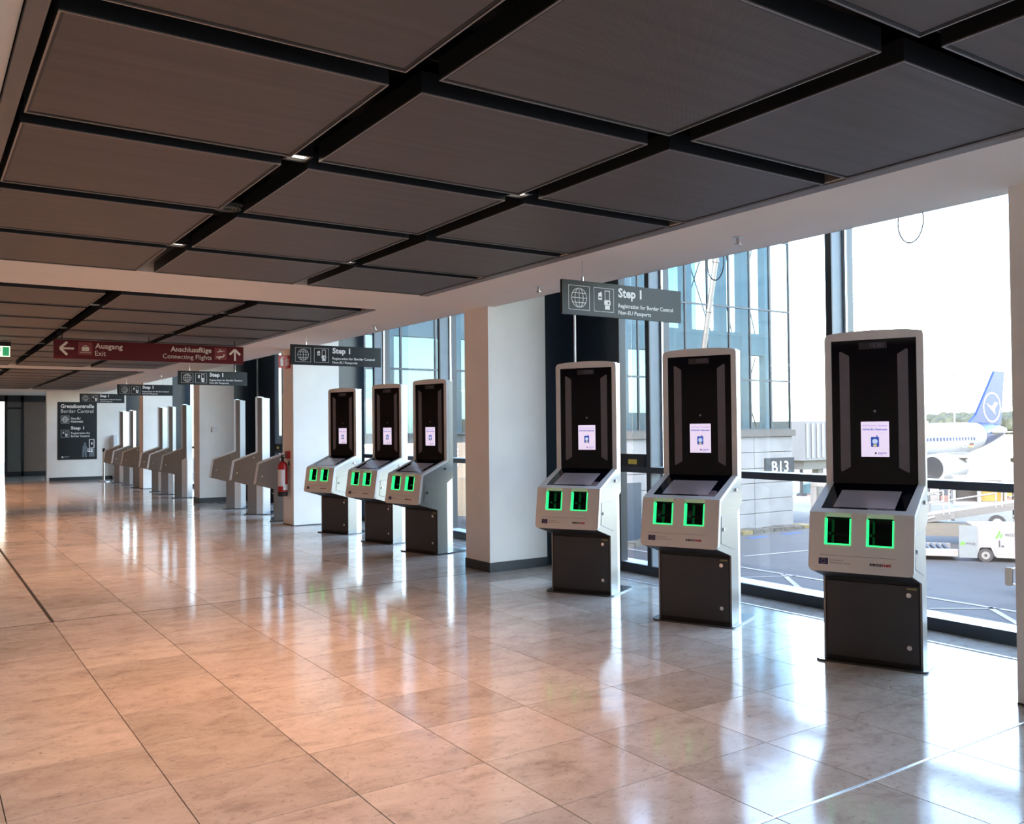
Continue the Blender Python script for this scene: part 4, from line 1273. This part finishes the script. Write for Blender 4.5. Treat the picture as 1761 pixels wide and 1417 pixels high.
MB().prism([(a, -b) for a, b in wg], -2.05, -1.80).build('wing', M['jet_grey'], t)
for yy in (8.5, 12.0):
    MB().loft([[(x, yy + 0.22 * math.cos(a * PI / 4), -2.25 + 0.25 * math.sin(a * PI / 4)) for a in range(8)] for x in (8.8, 10.8, 13.6)]).build('flap_fairing', M['jet_grey'], t)
ey, ez = 4.9, -2.95
def er(x, r): return [(x, ey + r * math.cos(2 * PI * i / 24), ez + r * math.sin(2 * PI * i / 24)) for i in range(24)]
MB().loft([er(20.0, 1.16), er(19.7, 1.30), er(18.2, 1.38), er(16.8, 1.15), er(16.0, 0.95)]).build('engine_nacelle', M['jet_white'], t, smooth=True)
MB().loft([er(20.02, 1.17), er(19.85, 1.27), er(19.85, 1.05), er(20.02, 1.05)], cap=False).build('intake_lip', M['alu'], t, smooth=True)
MB().loft([er(20.01, 1.06), er(20.0, 0.01)], cap=False).build('intake_fan', M['jet_dark'], t)
MB().loft([er(16.0, 0.80), er(15.3, 0.55), er(14.8, 0.30)]).build('exhaust_cone', M['jet_grey'], t, smooth=True)
MB().box((14.8, ey - 0.2, -2.0), (18.8, ey + 0.2, -1.75)).prism(rect(14.9, -1.9, 18.4, -1.2), ey - 0.15, ey + 0.15, 0, Matrix(((1, 0, 0, 0), (0, 0, 1, 0), (0, 1, 0, -0.35), (0, 0, 0, 1)))).build('engine_pylon', M['jet_grey'], t)
for i in range(24):
    x = 8.3 + 0.53 * i
    ry = 1.95 if x > 14 else (1.75 + (x - 9) / 5 * 0.20)
    MB().box((x - 0.11, ry - 0.06, -0.62), (x + 0.11, ry + 0.012, -0.28)).build('cabin_window', M['jet_blue'], t)
put('lettering', text_mesh('D-AILT', M['ink_grey'], 1.6, 0.34, 0.03), t, T=frame((11.4, 1.845, -1.28), (-1, 0, 0), (0, 0, 1)))
MB().box((8.5, 1.60, -1.28), (9.1, 1.74, -1.14), 0).box((8.5, 1.60, -1.14), (9.1, 1.74, -1.00), 1).box((8.5, 1.60, -1.00), (9.1, 1.74, -0.86), 2).build('flag_print', [M['gold'], M['veh_red'], M['jet_dark']], t)
MB().box((13.5, -0.2, 1.0), (15.5, 0.2, 1.35)).build('antenna_fairing', M['jet_white'], t)
for yy in (3.2, -3.2):
    MB().tube((17.5, yy, -1.9), (17.5, yy, -4.9), 0.16, 8).tube((17.5, yy - 0.45, -5.12), (17.5, yy + 0.45, -5.12), 0.58, 16).build('landing_gear', M['rubber'], t)
MB().tube((31.5, 0, -2.6), (31.5, 0, -5.0), 0.14, 8).tube((31.5, -0.3, -5.3), (31.5, 0.3, -5.3), 0.4, 16).build('nose_gear', M['rubber'], t)
t.location.z += 0.0

# ------------------------------------------------------------------ outside: cargo loader
def wheel(mb, x, y, z, r, w_, mi=0, mh=1):
    mb.tube((x, y - w_ / 2, z), (x, y + w_ / 2, z), r, 20, mi)
    mb.tube((x, y - w_ / 2 - 0.012, z), (x, y - w_ / 2, z), r * 0.58, 16, mh)
    mb.tube((x, y - w_ / 2 - 0.022, z), (x, y - w_ / 2 - 0.012, z), r * 0.22, 10, mi)


# local x = to the right along its long side, y = away from the terminal
lrz = math.radians(-52)
t = thing('cargo_loader', 'white airport cargo loader with green lettering on its box', 'vehicle', (29.58, 16.72, G), lrz)
MB().box((0.0, -0.06, 0.14), (0.56, -0.01, 1.22)).build('end_panel', M['veh_shaded'], t)  # its shade is painted in as pale blue
lb = MB().plate([(0.50, 0.22), (0.56, 0.22), (0.66, 0.50), (0.98, 0.50), (1.10, 0.20), (3.6, 0.20), (3.6, 1.25), (0.50, 1.20)], [], 0.0, 1.7, 0, Matrix(((1, 0, 0, 0), (0, 0, 1, 0.0), (0, 1, 0, 0), (0, 0, 0, 1))))
lb.build('loader_box', M['veh_white'], t)
MB().box((1.14, -0.02, 0.16), (3.6, 0.0, 0.42)).build('skirt_panel', M['veh_white'], t)
wm = MB(); wheel(wm, 0.82, 0.12, 0.23, 0.23, 0.24); wm.build('wheel', [M['rubber'], M['bridge']], t)
wm = MB(); wheel(wm, 3.1, 0.16, 0.23, 0.23, 0.24); wm.build('wheel', [M['rubber'], M['veh_white']], t)
for x in (1.22, 1.86):
    MB().box((x, -0.012, 0.52), (x + 0.04, 0.0, 0.74)).box((x + 0.08, -0.012, 0.52), (x + 0.16, 0.0, 0.58)).build('door_catch', M['ink_dark'], t)
T = frame((0, -0.006, 0), (1, 0, 0), (0, 0, 1))
put('lettering', text_mesh('wisag', M['ink_dark'], 0.46, 0.18, 0.0), t, T=T @ Matrix.Translation((1.40, 0.84, 0)))
p = MB(); seg(p, (1.12, 0.82), (1.22, 0.90), 0.05, 0, 0.004); seg(p, (1.20, 0.90), (1.26, 1.06), 0.05, 0, 0.004); seg(p, (1.28, 0.84), (1.32, 0.96), 0.045, 0, 0.004)
p.build('green_mark', M['logo_green'], t, T=T)
T = frame((0, -0.066, 0), (1, 0, 0), (0, 0, 1))
put('lettering', text_mesh('wisag', M['ink_dark'], 0.29, 0.12, 0.0), t, T=T @ Matrix.Translation((0.21, 0.56, 0)))
p = MB(); seg(p, (0.05, 0.56), (0.10, 0.68), 0.045, 0, 0.004); seg(p, (0.12, 0.56), (0.17, 0.68), 0.045, 0, 0.004)
p.build('green_mark', M['logo_green'], t, T=T)
lbed = MB().box((-2.6, 0.0, 0.16), (-0.02, 0.10, 0.40)).box((-2.6, 1.7, 0.16), (-0.02, 1.8, 0.40)).box((-2.6, 0.10, 0.16), (-0.02, 1.7, 0.22))
lbed.build('loading_bed', M['veh_white'], t)
for i in range(12):
    MB().tube((-2.45 + i * 0.2, 0.12, 0.34), (-2.45 + i * 0.2, 1.68, 0.34), 0.06, 8).build('roller', M['bag1'], t)

# ------------------------------------------------------------------ outside: belt loader with white railings
t = thing('belt_loader', 'white conveyor belt loader with hand rails behind the cargo loader', 'vehicle', (32.2, 20.5, G), math.radians(-56))
MB().add([(-1.2, 0, 0.45), (5.6, 0, 1.75), (5.6, 1.1, 1.75), (-1.2, 1.1, 0.45), (-1.2, 0, 0.75), (5.6, 0, 2.02), (5.6, 1.1, 2.02), (-1.2, 1.1, 0.75)],
         [(0, 3, 2, 1), (4, 5, 6, 7), (0, 1, 5, 4), (1, 2, 6, 5), (2, 3, 7, 6), (3, 0, 4, 7)]).build('belt_frame', M['veh_grey'], t)
MB().box((-0.6, 0.05, 0.35), (4.2, 1.05, 0.85)).build('chassis', M['strut'], t)
for x in (0.1, 3.6):
    wm = MB(); wheel(wm, x, 0.02, 0.32, 0.32, 0.24); wm.build('wheel', [M['rubber'], M['veh_white']], t)
for (xa, xb) in ((-0.9, 1.5), (1.7, 3.3), (3.5, 5.3)):
    za, zb = 0.75 + 0.187 * (xa + 1.2), 0.75 + 0.187 * (xb + 1.2)
    r = MB()
    for zz in (0.45, 0.85):
        r.tube((xa, 0, za + zz), (xb, 0, zb + zz), 0.032, 8)
    r.tube((xa, 0, za - 0.1), (xa, 0, za + 0.87), 0.032, 8).tube((xb, 0, zb - 0.1), (xb, 0, zb + 0.87), 0.032, 8)
    r.build('hand_rail', M['veh_white'], t)
MB().tube((-1.1, 0, 0.3), (1.2, 0, 1.1), 0.05, 8).build('support_arm', M['veh_white'], t)
MB().box((-0.2, -0.01, 0.52), (0.1, 0.05, 0.68)).build('tail_lamp', M['veh_red'], t)

# a tug with a cab, luggage carts, container dolly behind
t = thing('baggage_tug', 'white airport tug with a yellow cab window behind the belt loader', 'vehicle', (37.7, 22.55, G), math.radians(-56))
MB().box((0, 0, 0.3), (3.2, 1.5, 1.1)).build('tug_body', M['veh_shaded'], t)
cb = MB().plate(rect(0.9, 1.1, 3.0, 2.35), [rect(1.0, 1.25, 1.85, 2.2), rect(2.0, 1.25, 2.9, 2.2)], 0, 1.4, 0, Matrix(((1, 0, 0, 0), (0, 0, 1, 0), (0, 1, 0, 0), (0, 0, 0, 1))))
cb.build('cab', M['veh_white'], t)
MB().box((1.0, 0.7, 1.25), (1.85, 0.75, 2.2)).build('cab_window', M['jet_dark'], t)
MB().box((2.0, 0.7, 1.25), (2.9, 0.75, 2.2)).build('cab_window', M['veh_yellow'], t)
for x in (0.6, 2.6):
    wm = MB(); wheel(wm, x, 0.05, 0.35, 0.35, 0.25); wm.build('wheel', [M['rubber'], M['veh_white']], t)
for k, (x, y, rz) in enumerate(((40.0, 24.6, -56), (41.4, 21.4, -56))):
    t = thing('luggage_cart', ('open cart piled with suitcases left of the tug', 'open cart piled with suitcases right of the tug')[k], 'cart', (x, y, G), math.radians(rz), 'luggage carts on the apron')
    MB().box((0, 0, 0.35), (2.9, 1.4, 0.5)).build('cart_frame', M['strut'], t)
    for xx in (0.5, 2.4):
        wm = MB(); wheel(wm, xx, 0.05, 0.2, 0.2, 0.12); wm.build('wheel', [M['rubber'], M['veh_white']], t)
    rnd = random.Random(k + 3)
    n = 0
    for lv in range(3):
        for i in range(6):
            xx = 0.1 + i * 0.45
            hgt = 0.34 + 0.06 * rnd.random()
            bagc = ('bag1', 'bag2', 'bag3', 'bag1', 'veh_white')[rnd.randrange(5)]
            s = tag(MB().prism(rrect(0, 0, 0.40, hgt, 0.05, 2), 0, 0.7, 0, Matrix(((1, 0, 0, 0), (0, 0, 1, 0), (0, 1, 0, 0), (0, 0, 0, 1)))).build('suitcase', M[bagc]),
                    f"{ {'bag1': 'slate blue', 'bag2': 'dusty pink', 'bag3': 'ochre', 'veh_white': 'white'}[bagc]} suitcase, {('bottom', 'middle', 'top')[lv]} layer, {ORD[i]} along, open cart {('left', 'right')[k]} of tug", 'suitcase', 'suitcases on the luggage carts')
            s.matrix_world = Matrix.Translation((x, y, G)) @ Matrix.Rotation(math.radians(rz), 4, 'Z') @ Matrix.Translation((xx, 0.1, 0.5 + lv * 0.42))
# teal covered carts and gate barrier seen past the concrete corner
for k, (x, y) in enumerate(((66.0, 51.6), (68.6, 51.0))):
    t = thing('covered_cart', ('teal covered cart, the left one of two far out on the apron', 'teal covered cart, the right one of two far out on the apron')[k], 'cart', (x, y, -5.28), math.radians(-40), 'teal covered carts')
    MB().box((0, 0, 0.4), (1.8, 1.2, 0.6)).build('cart_frame', M['veh_red'], t)
    MB().prism([(0, 0.6), (1.8, 0.6), (1.75, 1.35), (0.9, 1.6), (0.05, 1.4)], 0, 1.2, 0, Matrix(((1, 0, 0, 0), (0, 0, 1, 0), (0, 1, 0, 0), (0, 0, 0, 1)))).build('tarp_cover', M['veh_teal'], t)
    for xx in (0.35, 1.45):
        wm = MB(); wheel(wm, xx, 0.0, 0.25, 0.25, 0.15); wm.build('wheel', [M['rubber'], M['veh_white']], t)
t = thing('gate_barrier', 'white panel barrier standing on the apron left of the nearest kiosk', 'barrier', (37.6, 28.9, G), math.radians(-55))
for i in range(3):
    MB().box((i * 0.62, 0, 0.35), (i * 0.62 + 0.28, 0.05, 1.75)).build('barrier_slat', M['veh_white'], t)
MB().box((0, -0.03, 1.6), (1.9, 0.0, 1.8)).box((0, -0.03, 0.35), (1.9, 0, 0.5)).build('barrier_rail', M['veh_white'], t)
MB().box((0.05, -0.25, 0), (0.2, 0.3, 0.35)).box((1.6, -0.25, 0), (1.75, 0.3, 0.35)).build('barrier_foot', M['strut'], t)
t = thing('hydrant_cart', 'small orange wheeled cart beside the white barrier', 'cart', (37.3, 27.9, G), math.radians(-55))
wm = MB(); wheel(wm, 0.2, -0.1, 0.24, 0.24, 0.10); wm.build('wheel', [M['rubber'], M['veh_red']], t)
MB().box((0.0, 0.0, 0.24), (0.4, 0.4, 0.62)).tube((0.05, 0.1, 0.62), (0.05, 0.1, 0.9), 0.02, 6).build('cart_body', M['veh_red'], t)
# white van and container standing under the raised pier
t = thing('parked_van', 'white van parked under the raised glazed pier', 'vehicle', (22.4, 38.2, G), math.radians(-60))
MB().prism([(0, 0.35), (4.6, 0.35), (4.6, 1.2), (3.7, 1.35), (3.0, 2.2), (0.05, 2.25)], 0, 1.9, 0, Matrix(((1, 0, 0, 0), (0, 0, 1, 0), (0, 1, 0, 0), (0, 0, 0, 1)))).build('van_body', M['veh_white'], t)
MB().prism([(2.2, 1.3), (3.55, 1.35), (3.0, 2.05), (2.2, 2.05)], -0.01, 0, 0, Matrix(((1, 0, 0, 0), (0, 0, 1, 0), (0, 1, 0, 0), (0, 0, 0, 1)))).build('side_window', M['jet_dark'], t)
for x in (0.9, 3.7):
    wm = MB(); wheel(wm, x, 0.05, 0.36, 0.36, 0.22); wm.build('wheel', [M['rubber'], M['veh_white']], t)
t = thing('freight_container', 'tall white container with louvres behind the parked van', 'container', (23.5, 44.0, G), math.radians(-50))
MB().box((0, 0, 0.1), (6.0, 2.4, 5.2)).build('container_body', M['veh_white'], t)
for i in range(5):
    MB().box((0.4, -0.03, 2.6 + i * 0.22), (2.2, 0, 2.72 + i * 0.22)).build('louvre', M['ink_grey'], t)
# truck whose mirror peeks out beside the right pillar
t = thing('service_truck', 'white service truck at the right window edge showing its black mirror', 'vehicle', (24.5, 12.25, G), math.radians(-75))
MB().box((0.42, 0.1, 0.5), (3.4, 1.9, 2.4)).build('truck_cab', M['veh_white'], t)
for x in (0.9, 2.5):
    wm = MB(); wheel(wm, x, 0.1, 0.4, 0.4, 0.28); wm.build('wheel', [M['rubber'], M['veh_white']], t)
MB().prism(rrect(-0.28, 0.34, -0.10, 0.82, 0.05, 3), -0.10, 0.0, 0, Matrix(((1, 0, 0, 0), (0, 0, 1, 0), (0, 1, 0, 0), (0, 0, 0, 1)))).build('wing_mirror', M['jet_dark'], t)
MB().tube((-0.15, -0.05, 0.78), (0.44, 0.12, 1.0), 0.025, 8).tube((-0.15, -0.05, 0.4), (0.25, 0.1, 0.3), 0.025, 8).build('mirror_arm', M['veh_white'], t)
MB().box((0.18, 0.0, 0.15), (0.42, 1.9, 0.62)).build('bumper', M['veh_white'], t)
# far background
t = thing('light_mast', 'tall thin floodlight mast behind the airliner', 'mast', (215, 122, -5.3))
MB().tube((0, 0, 0), (0, 0, 19), 0.28, 8, r1=0.14).build('mast_pole', M['jet_grey'], t)
MB().box((-1.2, -0.3, 19), (1.2, 0.3, 19.6)).build('lamp_head', M['jet_grey'], t)
fs = MB()
rnd = random.Random(5)
for i in range(260):
    a = math.radians(rnd.uniform(22, 34))
    dist = rnd.uniform(620, 760)
    x, y = dist * math.cos(a), dist * math.sin(a)
    r = rnd.uniform(6, 10)
    hgt = rnd.uniform(9, 15)
    rings = []
    for kx, kz in ((0.4, 0.0), (0.85, 0.25), (1.0, 0.5), (0.7, 0.8), (0.15, 1.0)):
        rings.append([(x + r * kx * (0.8 + 0.4 * rnd.random()) * math.cos(q * PI / 3), y + r * kx * (0.8 + 0.4 * rnd.random()) * math.sin(q * PI / 3), -5.3 + hgt * kz) for q in range(6)])
    fs.loft(rings)
tag(fs.build('treeline', M['tree']), 'dark treeline along the horizon beyond the airfield', 'trees', None, 'stuff')
